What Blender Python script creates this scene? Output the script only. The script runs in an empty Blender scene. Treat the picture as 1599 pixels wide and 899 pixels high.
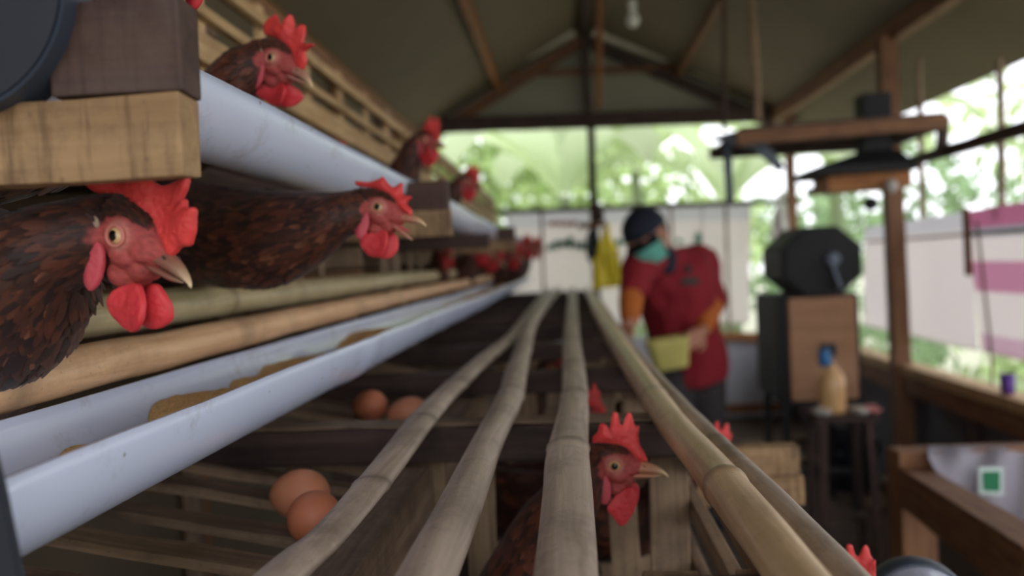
import bpy, bmesh, math, random
import numpy as np
from mathutils import Vector, Matrix, Euler, noise as mn
from mathutils.bvhtree import BVHTree

random.seed(7); RNG = np.random.default_rng(7)
SC = bpy.context.scene
COL = SC.collection
R_ = math.radians

# ------------------------------------------------------------------ camera
IW, IH, FPX = 1599.0, 899.0, 1250.0
CAM_H = 1.2
YAW, PITCH, ROLL = 4.04, -1.62, 2.7
CAMR = (Matrix.Rotation(R_(YAW), 3, 'Z') @ Matrix.Rotation(R_(90 + PITCH), 3, 'X') @ Matrix.Rotation(R_(-ROLL), 3, 'Z'))
CAMP = Vector((0, 0, CAM_H))
cam = bpy.data.cameras.new('camera'); cam.sensor_width = 36; cam.lens = FPX / IW * 36
cam.clip_start = 0.02; cam.clip_end = 200
cam.dof.use_dof = True; cam.dof.focus_distance = 0.51; cam.dof.aperture_fstop = 4.1
camo = bpy.data.objects.new('camera', cam); COL.objects.link(camo)
camo.matrix_world = Matrix.Translation(CAMP) @ CAMR.to_4x4()
SC.camera = camo
SC.view_settings.view_transform = 'Standard'; SC.view_settings.look = 'None'
SC.view_settings.gamma = 1; SC.view_settings.use_curve_mapping = False
SC.view_settings.exposure = 1.0
SC.cycles.use_denoising = True
SC.cycles.max_bounces = 8; SC.cycles.diffuse_bounces = 5
# ------------------------------------------------------------------ sky (bright overcast)
w = bpy.data.worlds.new('overcast_sky'); SC.world = w; w.use_nodes = True
nt = w.node_tree; nt.nodes.clear()
bg = nt.nodes.new('ShaderNodeBackground'); wo = nt.nodes.new('ShaderNodeOutputWorld')
bg.inputs[0].default_value = (0.93, 0.95, 1.0, 1); bg.inputs[1].default_value = 1.25
nt.links.new(bg.outputs[0], wo.inputs[0])

# ------------------------------------------------------------------ pixel helpers (find real-world positions)
def ray(px, py):
    return CAMR @ Vector(((px - IW / 2) / FPX, -(py - IH / 2) / FPX, -1))
def P(px, py, Y):
    d = ray(px, py); return CAMP + d * (Y / d.y)
def PZ(px, py, z):
    d = ray(px, py); return CAMP + d * ((z - CAM_H) / d.z)
def PX(px, py, X):
    d = ray(px, py); return CAMP + d * (X / d.x)
def V(*a): return Vector(a)

# ------------------------------------------------------------------ materials
def lin(r, g, b):
    f = lambda c: (c / 255 / 12.92) if c / 255 <= 0.04045 else ((c / 255 + 0.055) / 1.055) ** 2.4
    return (f(r), f(g), f(b), 1)
def new_mat(name):
    m = bpy.data.materials.new(name); m.use_nodes = True
    return m, m.node_tree, m.node_tree.nodes['Principled BSDF']
def nd(nt, t, **kw):
    n = nt.nodes.new(t)
    for k, v in kw.items():
        if k in n.inputs: n.inputs[k].default_value = v
        else: setattr(n, k, v)
    return n
def plain(name, rgb, rough=0.6, metal=0.0, var=0.12, scale=18, bump=0.1, **extra):
    m, nt, b = new_mat(name)
    tc = nd(nt, 'ShaderNodeTexCoord'); no = nd(nt, 'ShaderNodeTexNoise', Scale=scale, Detail=5)
    nt.links.new(tc.outputs['Object'], no.inputs['Vector'])
    hs = nd(nt, 'ShaderNodeHueSaturation', Color=lin(*rgb))
    mr = nd(nt, 'ShaderNodeMapRange'); mr.inputs[3].default_value = 1 - var * 2; mr.inputs[4].default_value = 1 + var * 2
    nt.links.new(no.outputs[0], mr.inputs[0]); nt.links.new(mr.outputs[0], hs.inputs['Value'])
    nt.links.new(hs.outputs[0], b.inputs['Base Color'])
    b.inputs['Roughness'].default_value = rough; b.inputs['Metallic'].default_value = metal
    if bump:
        bp = nd(nt, 'ShaderNodeBump', Strength=bump, Distance=0.003)
        nt.links.new(no.outputs[0], bp.inputs['Height']); nt.links.new(bp.outputs[0], b.inputs['Normal'])
    for k, v in extra.items():
        b.inputs[k.replace('_', ' ')].default_value = v
    return m
def wood(name, c1, c2, grime=(60, 50, 44), gamt=0.35, rough=0.65, sc=1.0, saw=0.0):
    """grain runs along local X; grime patches; small per-object variation"""
    m, nt, b = new_mat(name); L = nt.links
    tc = nd(nt, 'ShaderNodeTexCoord'); oi = nd(nt, 'ShaderNodeObjectInfo')
    ad = nd(nt, 'ShaderNodeVectorMath', operation='MULTIPLY_ADD')
    ad.inputs[1].default_value = (1, 1, 1)
    cb = nd(nt, 'ShaderNodeCombineXYZ'); ml = nd(nt, 'ShaderNodeMath', operation='MULTIPLY'); ml.inputs[1].default_value = 9
    L.new(oi.outputs['Random'], ml.inputs[0]); L.new(ml.outputs[0], cb.inputs[0]); L.new(ml.outputs[0], cb.inputs[1])
    L.new(tc.outputs['Object'], ad.inputs[0]); L.new(cb.outputs[0], ad.inputs[2])
    mp = nd(nt, 'ShaderNodeMapping'); mp.inputs['Scale'].default_value = (6 * sc, 90 * sc, 90 * sc)
    L.new(ad.outputs[0], mp.inputs[0])
    n1 = nd(nt, 'ShaderNodeTexNoise', Scale=1, Detail=6, Roughness=0.6, Distortion=0.6); L.new(mp.outputs[0], n1.inputs['Vector'])
    r1 = nd(nt, 'ShaderNodeValToRGB'); r1.color_ramp.elements[0].position = 0.3; r1.color_ramp.elements[1].position = 0.72
    r1.color_ramp.elements[0].color = lin(*c2); r1.color_ramp.elements[1].color = lin(*c1)
    L.new(n1.outputs[0], r1.inputs[0])
    n2 = nd(nt, 'ShaderNodeTexNoise', Scale=13 * sc, Detail=7, Roughness=0.7); L.new(ad.outputs[0], n2.inputs['Vector'])
    mr = nd(nt, 'ShaderNodeMapRange'); mr.inputs[1].default_value = 0.48; mr.inputs[2].default_value = 0.75
    mr.inputs[4].default_value = gamt * 1.6; L.new(n2.outputs[0], mr.inputs[0])
    mx = nd(nt, 'ShaderNodeMix', data_type='RGBA'); L.new(mr.outputs[0], mx.inputs[0]); L.new(r1.outputs[0], mx.inputs[6])
    mx.inputs[7].default_value = lin(*grime)
    if saw:
        mp4 = nd(nt, 'ShaderNodeMapping'); mp4.inputs['Scale'].default_value = (170, 20, 14); L.new(ad.outputs[0], mp4.inputs[0])
        n4 = nd(nt, 'ShaderNodeTexNoise', Scale=1, Detail=4, Roughness=0.6); L.new(mp4.outputs[0], n4.inputs['Vector'])
        m4 = nd(nt, 'ShaderNodeMapRange'); m4.inputs[1].default_value = 0.5; m4.inputs[2].default_value = 0.72; m4.inputs[4].default_value = saw; L.new(n4.outputs[0], m4.inputs[0])
        mx4 = nd(nt, 'ShaderNodeMix', data_type='RGBA'); L.new(m4.outputs[0], mx4.inputs[0]); L.new(mx.outputs[2], mx4.inputs[6]); mx4.inputs[7].default_value = lin(c2[0] * .6, c2[1] * .55, c2[2] * .5); mx = mx4
    # specks
    n3 = nd(nt, 'ShaderNodeTexVoronoi', Scale=120 * sc); L.new(ad.outputs[0], n3.inputs['Vector'])
    m3 = nd(nt, 'ShaderNodeMapRange'); m3.inputs[1].default_value = 0.0; m3.inputs[2].default_value = 0.16
    m3.inputs[3].default_value = 0.45; m3.inputs[4].default_value = 0.0; L.new(n3.outputs['Distance'], m3.inputs[0])
    mx2 = nd(nt, 'ShaderNodeMix', data_type='RGBA'); L.new(m3.outputs[0], mx2.inputs[0]); L.new(mx.outputs[2], mx2.inputs[6])
    mx2.inputs[7].default_value = lin(grime[0] * .6, grime[1] * .6, grime[2] * .6)
    hs = nd(nt, 'ShaderNodeHueSaturation'); mr2 = nd(nt, 'ShaderNodeMapRange'); mr2.inputs[3].default_value = 0.82; mr2.inputs[4].default_value = 1.15
    L.new(oi.outputs['Random'], mr2.inputs[0]); L.new(mr2.outputs[0], hs.inputs['Value']); L.new(mx2.outputs[2], hs.inputs['Color'])
    L.new(hs.outputs[0], b.inputs['Base Color'])
    b.inputs['Roughness'].default_value = rough; b.inputs['Specular IOR Level'].default_value = 0.3
    bp = nd(nt, 'ShaderNodeBump', Strength=0.5, Distance=0.0012)
    L.new(n1.outputs[0], bp.inputs['Height'])
    bp2 = nd(nt, 'ShaderNodeBump', Strength=0.4, Distance=0.002); L.new(n2.outputs[0], bp2.inputs['Height']); L.new(bp.outputs[0], bp2.inputs['Normal'])
    L.new(bp2.outputs[0], b.inputs['Normal'])
    return m
def attr_mat(name, attr, rough=0.5, spec=0.4, bump=0.0, bscale=300, sss=0.0, sheen=0.0, mottled=0.0):
    m, nt, b = new_mat(name); L = nt.links
    a = nd(nt, 'ShaderNodeAttribute', attribute_name=attr)
    col = a.outputs['Color']
    tc = nd(nt, 'ShaderNodeTexCoord'); no = nd(nt, 'ShaderNodeTexNoise', Scale=bscale, Detail=4); L.new(tc.outputs['Object'], no.inputs['Vector'])
    if mottled:
        hs = nd(nt, 'ShaderNodeHueSaturation'); mr = nd(nt, 'ShaderNodeMapRange'); mr.inputs[3].default_value = 1 - mottled; mr.inputs[4].default_value = 1 + mottled
        L.new(no.outputs[0], mr.inputs[0]); L.new(mr.outputs[0], hs.inputs['Value']); L.new(col, hs.inputs['Color']); col = hs.outputs[0]
    L.new(col, b.inputs['Base Color'])
    b.inputs['Roughness'].default_value = rough; b.inputs['Specular IOR Level'].default_value = spec
    if sss:
        b.inputs['Subsurface Weight'].default_value = sss; b.inputs['Subsurface Scale'].default_value = 0.004
        b.inputs['Subsurface Radius'].default_value = (1, 0.25, 0.15)
    if sheen: b.inputs['Sheen Weight'].default_value = sheen
    if bump:
        bp = nd(nt, 'ShaderNodeBump', Strength=bump, Distance=0.0008); L.new(no.outputs[0], bp.inputs['Height']); L.new(bp.outputs[0], b.inputs['Normal'])
    return m

M = {}
M['timber_grey'] = wood('weathered_grey_timber', (158, 134, 112), (106, 86, 70), (66, 55, 50), 0.55)
M['timber_dark'] = wood('dark_stained_timber', (92, 72, 64), (52, 38, 34), (36, 30, 28), 0.5)
M['timber_pale'] = wood('pale_sawn_timber', (214, 182, 138), (168, 130, 86), (110, 88, 66), 0.35)
M['timber_slat'] = wood('cage_picket_timber', (172, 146, 118), (118, 95, 74), (70, 58, 50), 0.45)
M['timber_brown'] = wood('brown_roof_timber', (150, 108, 76), (104, 70, 50), (64, 48, 40), 0.3)
M['timber_orange'] = wood('orange_brown_roof_timber', (176, 120, 70), (128, 82, 48), (80, 56, 40), 0.3)
M['timber_block'] = wood('sawn_block_timber', (176, 144, 106), (136, 106, 74), (80, 62, 50), 0.7, sc=.8, saw=.75)
M['timber_blockd'] = wood('stained_block_timber', (82, 58, 48), (56, 39, 34), (110, 95, 88), 0.3, sc=.8, saw=.4)
M['ply'] = wood('plywood_front', (196, 152, 118), (166, 122, 90), (120, 90, 70), 0.2, sc=0.4)
M['panel_dark'] = plain('dark_cage_board', (60, 44, 36), 0.8, var=0.2)
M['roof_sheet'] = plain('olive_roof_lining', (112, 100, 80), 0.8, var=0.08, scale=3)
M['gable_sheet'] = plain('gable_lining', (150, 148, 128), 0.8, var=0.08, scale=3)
M['edge_light'] = plain('painted_light_roof_edge', (205, 198, 176), 0.7)
M['tarp'] = plain('white_woven_tarp', (224, 218, 214), 0.7, var=0.05, scale=5, bump=0.3)
M['tarp_pink'] = plain('pink_stripe_woven_tarp', (214, 130, 160), 0.7, var=0.05)
M['mark_green'] = plain('faded_green_print', (70, 140, 112), 0.7)
M['mark_red'] = plain('faded_red_print', (206, 130, 124), 0.7)
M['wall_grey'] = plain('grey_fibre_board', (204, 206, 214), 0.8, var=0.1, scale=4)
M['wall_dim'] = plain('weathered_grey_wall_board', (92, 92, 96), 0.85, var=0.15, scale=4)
M['floor'] = plain('dusty_earth_floor', (88, 74, 64), 0.95, var=0.35, scale=6, bump=0.8)
M['black_plastic'] = plain('black_blue_plastic', (22, 29, 40), 0.6, var=0.15)
M['black_metal'] = plain('black_painted_metal', (14, 15, 19), 0.7, var=0.15)
M['slate_metal'] = plain('slate_grey_metal', (96, 108, 122), 0.5)
M['slate_collar'] = plain('slate_grey_collar', (52, 60, 72), 0.5)
M['steel'] = plain('dull_steel', (130, 134, 140), 0.4, metal=0.6)
M['glass_white'] = plain('milky_lamp_glass', (235, 235, 225), 0.3)
M['string'] = plain('brown_twine', (110, 84, 66), 0.9)
M['sack'] = plain('white_woven_sack', (188, 182, 192), 0.7, var=0.05, scale=8, bump=0.3)
M['sack_green'] = plain('green_sack_print', (26, 118, 76), 0.6)
M['label_white'] = plain('pale_print_border', (206, 220, 214), 0.6)
M['yellow_bag'] = plain('yellow_plastic_bag', (238, 214, 30), 0.4, var=0.08, Transmission_Weight=0.0)
M['dark_bag'] = plain('dark_green_bag', (36, 48, 44), 0.6)
M['red_cloth'] = plain('red_jacket_cloth', (140, 26, 38), 0.85, var=0.1, scale=12)
M['orange_cloth'] = plain('orange_sleeve_cloth', (190, 104, 40), 0.85)
M['navy_cloth'] = plain('navy_cloth', (26, 32, 48), 0.85)
M['mask'] = plain('mint_mask_cloth', (140, 226, 208), 0.8)
M['trousers'] = plain('dark_grey_trousers', (58, 54, 56), 0.9)
M['skin'] = plain('tan_skin', (176, 122, 96), 0.55, var=0.05)
M['hair'] = plain('black_hair', (20, 17, 16), 0.6)
M['pale_box'] = plain('pale_yellow_plastic', (206, 196, 112), 0.5)
M['yellow_liquid'] = plain('amber_liquid_bottle', (214, 172, 120), 0.25)
M['blue_plastic'] = plain('blue_plastic_cap', (36, 110, 168), 0.4)
M['purple'] = plain('purple_plastic', (96, 60, 150), 0.5)
M['rag'] = plain('pale_rag', (190, 186, 178), 0.8)
M['bounce_ground'] = plain('pale_bounce_ground', (196, 194, 172), 0.9, var=0.25, scale=2)  # ground tone raised to bounce light up under the eaves
M['bark'] = plain('tree_bark', (120, 110, 90), 0.9, var=0.3)
M['red_roof'] = plain('far_brick', (190, 140, 116), 0.8)
M['feed'] = plain('ground_feed', (214, 172, 112), 0.95, var=0.3, scale=400, bump=1.0)
M['egg'] = plain('brown_eggshell', (216, 142, 106), 0.5, var=0.05, scale=60, bump=0.05)
M['egg_dark'] = plain('dark_brown_eggshell', (204, 122, 88), 0.5, var=0.06, scale=60, bump=0.05)

def pvc_material():
    m, nt, b = new_mat('white_pvc_pipe'); L = nt.links
    tc = nd(nt, 'ShaderNodeTexCoord')
    n1 = nd(nt, 'ShaderNodeTexNoise', Scale=14, Detail=8, Roughness=0.75); L.new(tc.outputs['Object'], n1.inputs['Vector'])
    mr = nd(nt, 'ShaderNodeMapRange'); mr.inputs[1].default_value = 0.55; mr.inputs[2].default_value = 0.74; mr.inputs[4].default_value = 0.6
    L.new(n1.outputs[0], mr.inputs[0])
    mx = nd(nt, 'ShaderNodeMix', data_type='RGBA'); mx.inputs[6].default_value = lin(208, 216, 238); mx.inputs[7].default_value = lin(150, 138, 132)
    L.new(mr.outputs[0], mx.inputs[0])
    v = nd(nt, 'ShaderNodeTexVoronoi', Scale=38); L.new(tc.outputs['Object'], v.inputs['Vector'])
    m2 = nd(nt, 'ShaderNodeMapRange'); m2.inputs[1].default_value = 0.03; m2.inputs[2].default_value = 0.075; m2.inputs[3].default_value = 0.8; m2.inputs[4].default_value = 0
    L.new(v.outputs['Distance'], m2.inputs[0])
    mx2 = nd(nt, 'ShaderNodeMix', data_type='RGBA'); L.new(m2.outputs[0], mx2.inputs[0]); L.new(mx.outputs[2], mx2.inputs[6]); mx2.inputs[7].default_value = lin(120, 96, 80)
    L.new(mx2.outputs[2], b.inputs['Base Color']); b.inputs['Roughness'].default_value = 0.2
    return m
M['pvc'] = pvc_material()
def bamboo_material(name, c1, c2, ring, rough=0.45, gr=0.3):
    m = wood(name, c1, c2, (100, 86, 72), gr, rough, 1.0); nt = m.node_tree; L = nt.links
    b = nt.nodes['Principled BSDF']; src = b.inputs['Base Color'].links[0].from_socket
    a = nd(nt, 'ShaderNodeAttribute', attribute_name='ring')
    mx = nd(nt, 'ShaderNodeMix', data_type='RGBA'); L.new(a.outputs['Fac'], mx.inputs[0]); L.new(src, mx.inputs[6]); mx.inputs[7].default_value = lin(*ring)
    L.new(mx.outputs[2], b.inputs['Base Color']); b.inputs['Specular IOR Level'].default_value = 0.5
    return m
M['bamboo_green'] = bamboo_material('green_tan_bamboo', (206, 190, 148), (168, 150, 110), (120, 100, 74), 0.38)
M['bamboo_tan'] = bamboo_material('tan_bamboo', (214, 182, 142), (174, 142, 104), (110, 88, 70), 0.33)
M['bamboo_lath'] = bamboo_material('pale_lath_bamboo', (232, 190, 148), (192, 148, 108), (130, 104, 82), 0.5)
M['bamboo_grey'] = bamboo_material('greyed_bamboo', (202, 182, 164), (148, 130, 114), (94, 80, 70), 0.5, 0.5)
def leaf_mat(name, rgb, tr=0.5):
    m, nt, b = new_mat(name); L = nt.links
    oi = nd(nt, 'ShaderNodeAttribute', attribute_name='tint')
    hs = nd(nt, 'ShaderNodeHueSaturation', Color=lin(*rgb))
    mr = nd(nt, 'ShaderNodeMapRange'); mr.inputs[3].default_value = 0.6; mr.inputs[4].default_value = 1.4
    L.new(oi.outputs['Fac'], mr.inputs[0]); L.new(mr.outputs[0], hs.inputs['Value'])
    L.new(hs.outputs[0], b.inputs['Base Color']); b.inputs['Roughness'].default_value = 0.5
    t = nd(nt, 'ShaderNodeBsdfTranslucent'); L.new(hs.outputs[0], t.inputs[0])
    mx = nd(nt, 'ShaderNodeMixShader'); mx.inputs[0].default_value = tr
    L.new(b.outputs[0], mx.inputs[1]); L.new(t.outputs[0], mx.inputs[2])
    L.new(mx.outputs[0], nt.nodes['Material Output'].inputs[0])
    return m
M['leaf_a'] = leaf_mat('glare_paled_green_leaves', (192, 210, 156))  # leaf greens lightened to paint in the outdoor glare
M['leaf_b'] = leaf_mat('glare_paled_deep_leaves', (150, 174, 132))
M['leaf_c'] = leaf_mat('glare_paled_banana_leaves', (198, 212, 172), 0.6)

# ------------------------------------------------------------------ object helpers
ROOTM = {}
def set_props(o, label=None, cat=None, group=None, kind=None):
    if label: o['label'] = label
    if cat: o['category'] = cat
    if group: o['group'] = group
    if kind: o['kind'] = kind
    return o
def thing(name, label, cat, loc=(0, 0, 0), group=None):
    o = bpy.data.objects.new(name, None); o.empty_display_size = 0.02; COL.objects.link(o)
    mw = Matrix.Translation(Vector(loc)); o.matrix_world = mw; ROOTM[o.name] = mw
    return set_props(o, label, cat, group)
def link(name, me, mat, parent=None, mw=None):
    if mat is not None and not me.materials: me.materials.append(mat)
    o = bpy.data.objects.new(name, me); COL.objects.link(o)
    mw = mw.copy() if mw is not None else Matrix.Identity(4)
    ROOTM[o.name] = mw
    if parent:
        o.parent = parent; o.matrix_local = ROOTM[parent.name].inverted() @ mw
    else: o.matrix_world = mw
    return o
def mesh_of(bm, name='m', smooth=False):
    me = bpy.data.meshes.new(name); bm.normal_update(); bm.to_mesh(me); bm.free()
    if smooth:
        for p in me.polygons: p.use_smooth = True
    return me
def from_np(verts, faces, smooth=True, name='m'):
    me = bpy.data.meshes.new(name); me.from_pydata([tuple(v) for v in verts], [], [tuple(f) for f in faces]); me.update()
    if smooth:
        for p in me.polygons: p.use_smooth = True
    return me
def frame_from(d, up=(0, 0, 1)):
    x = Vector(d).normalized(); u = Vector(up)
    if abs(x.dot(u.normalized())) > 0.98: u = Vector((0, 1, 0))
    y = u.cross(x).normalized(); z = x.cross(y)
    return Matrix((x, y, z)).transposed()
def beam_mesh(L, wd, h, seg=6, rough=0.0012, bev=0.0015, seed=0):
    """sawn timber: long axis X, from 0 to L, width along Y, height along Z; slightly uneven"""
    bm = bmesh.new(); rings = []
    for i in range(seg + 1):
        x = L * i / seg; r = []
        for (sy, sz) in ((-1, -1), (1, -1), (1, 1), (-1, 1)):
            jy = mn.noise(Vector((x * 9 + seed * 7.3, sy * 3.1, sz * 5.7))) * rough
            jz = mn.noise(Vector((x * 9 + seed * 3.3, sy * 5.1 + 9, sz * 2.7))) * rough
            r.append(bm.verts.new((x, sy * wd / 2 + jy, sz * h / 2 + jz)))
        rings.append(r)
    for a, b in zip(rings, rings[1:]):
        for k in range(4): bm.faces.new((a[k], a[(k + 1) % 4], b[(k + 1) % 4], b[k]))
    bm.faces.new(rings[0][::-1]); bm.faces.new(rings[-1])
    bmesh.ops.recalc_face_normals(bm, faces=bm.faces)
    if bev:
        es = [e for e in bm.edges if len(e.link_faces) == 2 and e.calc_face_angle(0) > 0.8]
        bmesh.ops.bevel(bm, geom=es, offset=min(bev, wd * .2, h * .2), segments=2, profile=0.6, affect='EDGES')
    return mesh_of(bm)
_seed = [0]
def beam(name, p0, p1, wd, h, mat, parent=None, up=(0, 0, 1), kind=None, rough=0.0012, bev=0.0015):
    p0 = Vector(p0); p1 = Vector(p1); d = p1 - p0; _seed[0] += 1
    me = beam_mesh(d.length, wd, h, max(3, min(24, int(d.length / 0.05))), rough, bev, _seed[0])
    fr = frame_from(d, up)
    o = link(name, me, M[mat] if isinstance(mat, str) else mat, parent, Matrix.Translation(p0) @ fr.to_4x4())
    if kind: o['kind'] = kind
    return o
def catmull(pts, n):
    """pts: list of tuples (any length); n samples per span"""
    a = np.array(pts, float); out = []
    a = np.vstack([2 * a[0] - a[1], a, 2 * a[-1] - a[-2]])
    for i in range(1, len(a) - 2):
        for k in range(n):
            t = k / n
            out.append(0.5 * ((2 * a[i]) + (-a[i - 1] + a[i + 1]) * t + (2 * a[i - 1] - 5 * a[i] + 4 * a[i + 1] - a[i + 2]) * t * t + (-a[i - 1] + 3 * a[i] - 3 * a[i + 1] + a[i + 2]) * t ** 3))
    out.append(a[-2]); return np.array(out)
def sweep(stations, seg=16, up=(0, 0, 1), cap=True, squash=None):
    """stations: rows x,y,z,rw,rh ; returns verts, faces"""
    S = np.array(stations, float); V_, F_ = [], []
    n = len(S)
    for i in range(n):
        a = S[max(i - 1, 0), :3]; b = S[min(i + 1, n - 1), :3]; t = Vector(b - a)
        fr = frame_from(t, up); y = fr.col[1]; z = fr.col[2]; c = Vector(S[i, :3])
        for k in range(seg):
            an = 2 * math.pi * k / seg
            V_.append(c + y * (math.cos(an) * S[i, 3]) + z * (math.sin(an) * S[i, 4]))
    for i in range(n - 1):
        for k in range(seg):
            k2 = (k + 1) % seg
            F_.append((i * seg + k, i * seg + k2, (i + 1) * seg + k2, (i + 1) * seg + k))
    if cap:
        F_.append(tuple(range(seg))[::-1]); F_.append(tuple(range((n - 1) * seg, n * seg)))
    return V_, F_
def tube(name, pts, r, mat, parent=None, seg=10, per=4, kind=None):
    st = catmull([tuple(p) for p in pts], per) if len(pts) > 2 else np.array([tuple(p) for p in pts], float)
    st = np.hstack([st, np.full((len(st), 1), r), np.full((len(st), 1), r)])
    v, f = sweep(st, seg); o = link(name, from_np(v, f), M[mat] if isinstance(mat, str) else mat, parent)
    if kind: o['kind'] = kind
    return o
def lathe(prof, seg=32, cap=True):
    """prof: (r, z) rows"""
    v, f = [], []
    for r, z in prof:
        for k in range(seg):
            a = 2 * math.pi * k / seg; v.append((r * math.cos(a), r * math.sin(a), z))
    for i in range(len(prof) - 1):
        for k in range(seg):
            k2 = (k + 1) % seg; f.append((i * seg + k, i * seg + k2, (i + 1) * seg + k2, (i + 1) * seg + k))
    if cap: f.append(tuple(range(seg))[::-1]); f.append(tuple(range((len(prof) - 1) * seg, len(prof) * seg)))
    return from_np(v, f)
def bamboo(name, pts, mat, parent=None, nodes=(), flat=1.0, seg=20, arc=0.0, label=None, wob=0.0006):
    """pts rows: world x,y,z,radius ; nodes: world Y of the joints; flat squashes height"""
    c = catmull(pts, 22); st = []; ring = []
    for q in c:
        x, y, z, r = q; g = 0
        for ny in nodes:
            dd = (y - ny) / 0.006
            g = max(g, math.exp(-dd * dd))
        bump = 1 + 0.10 * g + 0.03 * mn.noise(Vector((y * 6, r * 100, 1)))
        wx = mn.noise(Vector((y * 11, z * 5, 3))) * wob
        st.append((x + wx, y, z + wx, r * bump, r * bump * flat)); ring.append(g)
    v, f = sweep(st, seg)
    me = from_np([(p.y, p.x, p.z) for p in v], [t[::-1] for t in f])   # long axis (Y) becomes local X for the grain
    at = me.attributes.new('ring', 'FLOAT', 'POINT')
    at.data.foreach_set('value', [ring[i // seg] * 0.75 for i in range(len(v))])
    mw = Matrix(((0, 1, 0, 0), (1, 0, 0, 0), (0, 0, 1, 0), (0, 0, 0, 1)))
    # a mirrored axis pair would flip the mesh: swap back in the data instead
    me.transform(Matrix(((1, 0, 0, 0), (0, -1, 0, 0), (0, 0, 1, 0), (0, 0, 0, 1)))); me.flip_normals()
    mw = Matrix(((0, -1, 0, 0), (1, 0, 0, 0), (0, 0, 1, 0), (0, 0, 0, 1)))
    o = link(name, me, M[mat], parent, mw)
    if label: o['label'] = label
    return o

def prism(name, pts, y0, y1, mat, parent=None, bev=.004):
    bm = bmesh.new(); A = [bm.verts.new((x, y0, z)) for x, z in pts]; B = [bm.verts.new((x, y1, z)) for x, z in pts]; n = len(pts)
    bm.faces.new(A); bm.faces.new(B[::-1])
    for k in range(n): bm.faces.new((A[k], B[k], B[(k + 1) % n], A[(k + 1) % n]))
    bmesh.ops.recalc_face_normals(bm, faces=bm.faces)
    if bev: bmesh.ops.bevel(bm, geom=bm.edges[:], offset=bev, segments=2, affect='EDGES')
    return link(name, mesh_of(bm), M[mat], parent)

# ================================================================== THE SHED (structure)
EAVE_L, EAVE_R, RIDGE = V(-1.10, 0, 2.22), V(1.55, 0, 2.24), V(0.19, 0, 2.93)
Y0, YE = -1.4, 6.0
def quad_sheet(name, a, b, c, d, mat, th=0.006, n=12, wav=0.0, kind='structure'):
    """sheet with corners a,b,c,d, given thickness and a slight waviness"""
    a, b, c, d = map(Vector, (a, b, c, d)); nrm = (b - a).cross(d - a).normalized(); bm = bmesh.new(); g = []
    for s in (0, 1):
        rows = []
        for i in range(n + 1):
            row = []
            for j in range(n + 1):
                u, v = i / n, j / n
                p = a.lerp(b, u).lerp(d.lerp(c, u), v)
                p = p + nrm * (wav * mn.noise(p * 2.2) * 2 - s * th); row.append(bm.verts.new(p))
            rows.append(row)
        g.append(rows)
    for s in (0, 1):
        for i in range(n):
            for j in range(n):
                q = (g[s][i][j], g[s][i + 1][j], g[s][i + 1][j + 1], g[s][i][j + 1]); bm.faces.new(q if s == 0 else q[::-1])
    for i in range(n):
        for (j, fl) in ((0, 1), (n, 0)):
            q = (g[0][i][j], g[0][i + 1][j], g[1][i + 1][j], g[1][i][j]); bm.faces.new(q[::-1] if fl else q)
        for (j, fl) in ((0, 0), (n, 1)):
            q = (g[0][j][i], g[0][j][i + 1], g[1][j][i + 1], g[1][j][i]); bm.faces.new(q[::-1] if fl else q)
    bmesh.ops.recalc_face_normals(bm, faces=bm.faces)
    o = link(name, mesh_of(bm, smooth=False), M[mat] if isinstance(mat, str) else mat)
    if kind: o['kind'] = kind
    return o
# floor (one earth floor)
o = quad_sheet('floor', (-1.6, Y0 - 1, 0), (2.0, Y0 - 1, 0), (2.0, YE + .1, 0), (-1.6, YE + .1, 0), 'floor', 0.05, 40, 0.006)
# roof : one gabled sheet with eaves
sl = (EAVE_R - RIDGE); eo = RIDGE + sl * 1.36; sll = (EAVE_L - RIDGE); el = RIDGE + sll * 1.3
def roof():
    bm = bmesh.new(); up = V(0, 0, 0.03); rr = []
    for y in (Y0, YE + 0.55):
        rr.append([bm.verts.new((q.x, y, q.z)) for q in (el, RIDGE, eo, eo + up, RIDGE + up, el + up)])
    a, b = rr
    for k in range(6): bm.faces.new((a[k], a[(k + 1) % 6], b[(k + 1) % 6], b[k]))
    bm.faces.new((a[0], a[1], a[4], a[5])); bm.faces.new((a[1], a[2], a[3], a[4])); bm.faces.new((b[0], b[5], b[4], b[1])); bm.faces.new((b[1], b[4], b[3], b[2]))
    bmesh.ops.recalc_face_normals(bm, faces=bm.faces)
    o = link('ceiling', mesh_of(bm), M['roof_sheet']); o['kind'] = 'structure'
roof()
tn = [0]
def trim(p0, p1, wd, h, mat='timber_brown', up=(0, 0, 1)):
    tn[0] += 1; return beam('trim_%d' % tn[0], p0, p1, wd, h, mat, None, up, 'structure', 0.004, 0.003)
# wall plates, ridge beam, purlins
trim(V(EAVE_L.x, Y0, EAVE_L.z - .03), V(EAVE_L.x, YE, EAVE_L.z - .03), .06, .09, 'timber_orange')
trim(V(EAVE_R.x, Y0, EAVE_R.z - .05), V(EAVE_R.x, YE, EAVE_R.z - .05), .06, .09, 'timber_brown')
trim(V(RIDGE.x, Y0, RIDGE.z - .05), V(RIDGE.x, YE, RIDGE.z - .05), .05, .09, 'timber_dark')
for t, s, m_ in ((.5, sll, 'timber_orange'), (.5, sl, 'timber_brown')):
    q = RIDGE + s * t; trim(V(q.x, Y0, q.z - .035), V(q.x, YE, q.z - .035), .045, .06, m_)
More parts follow.
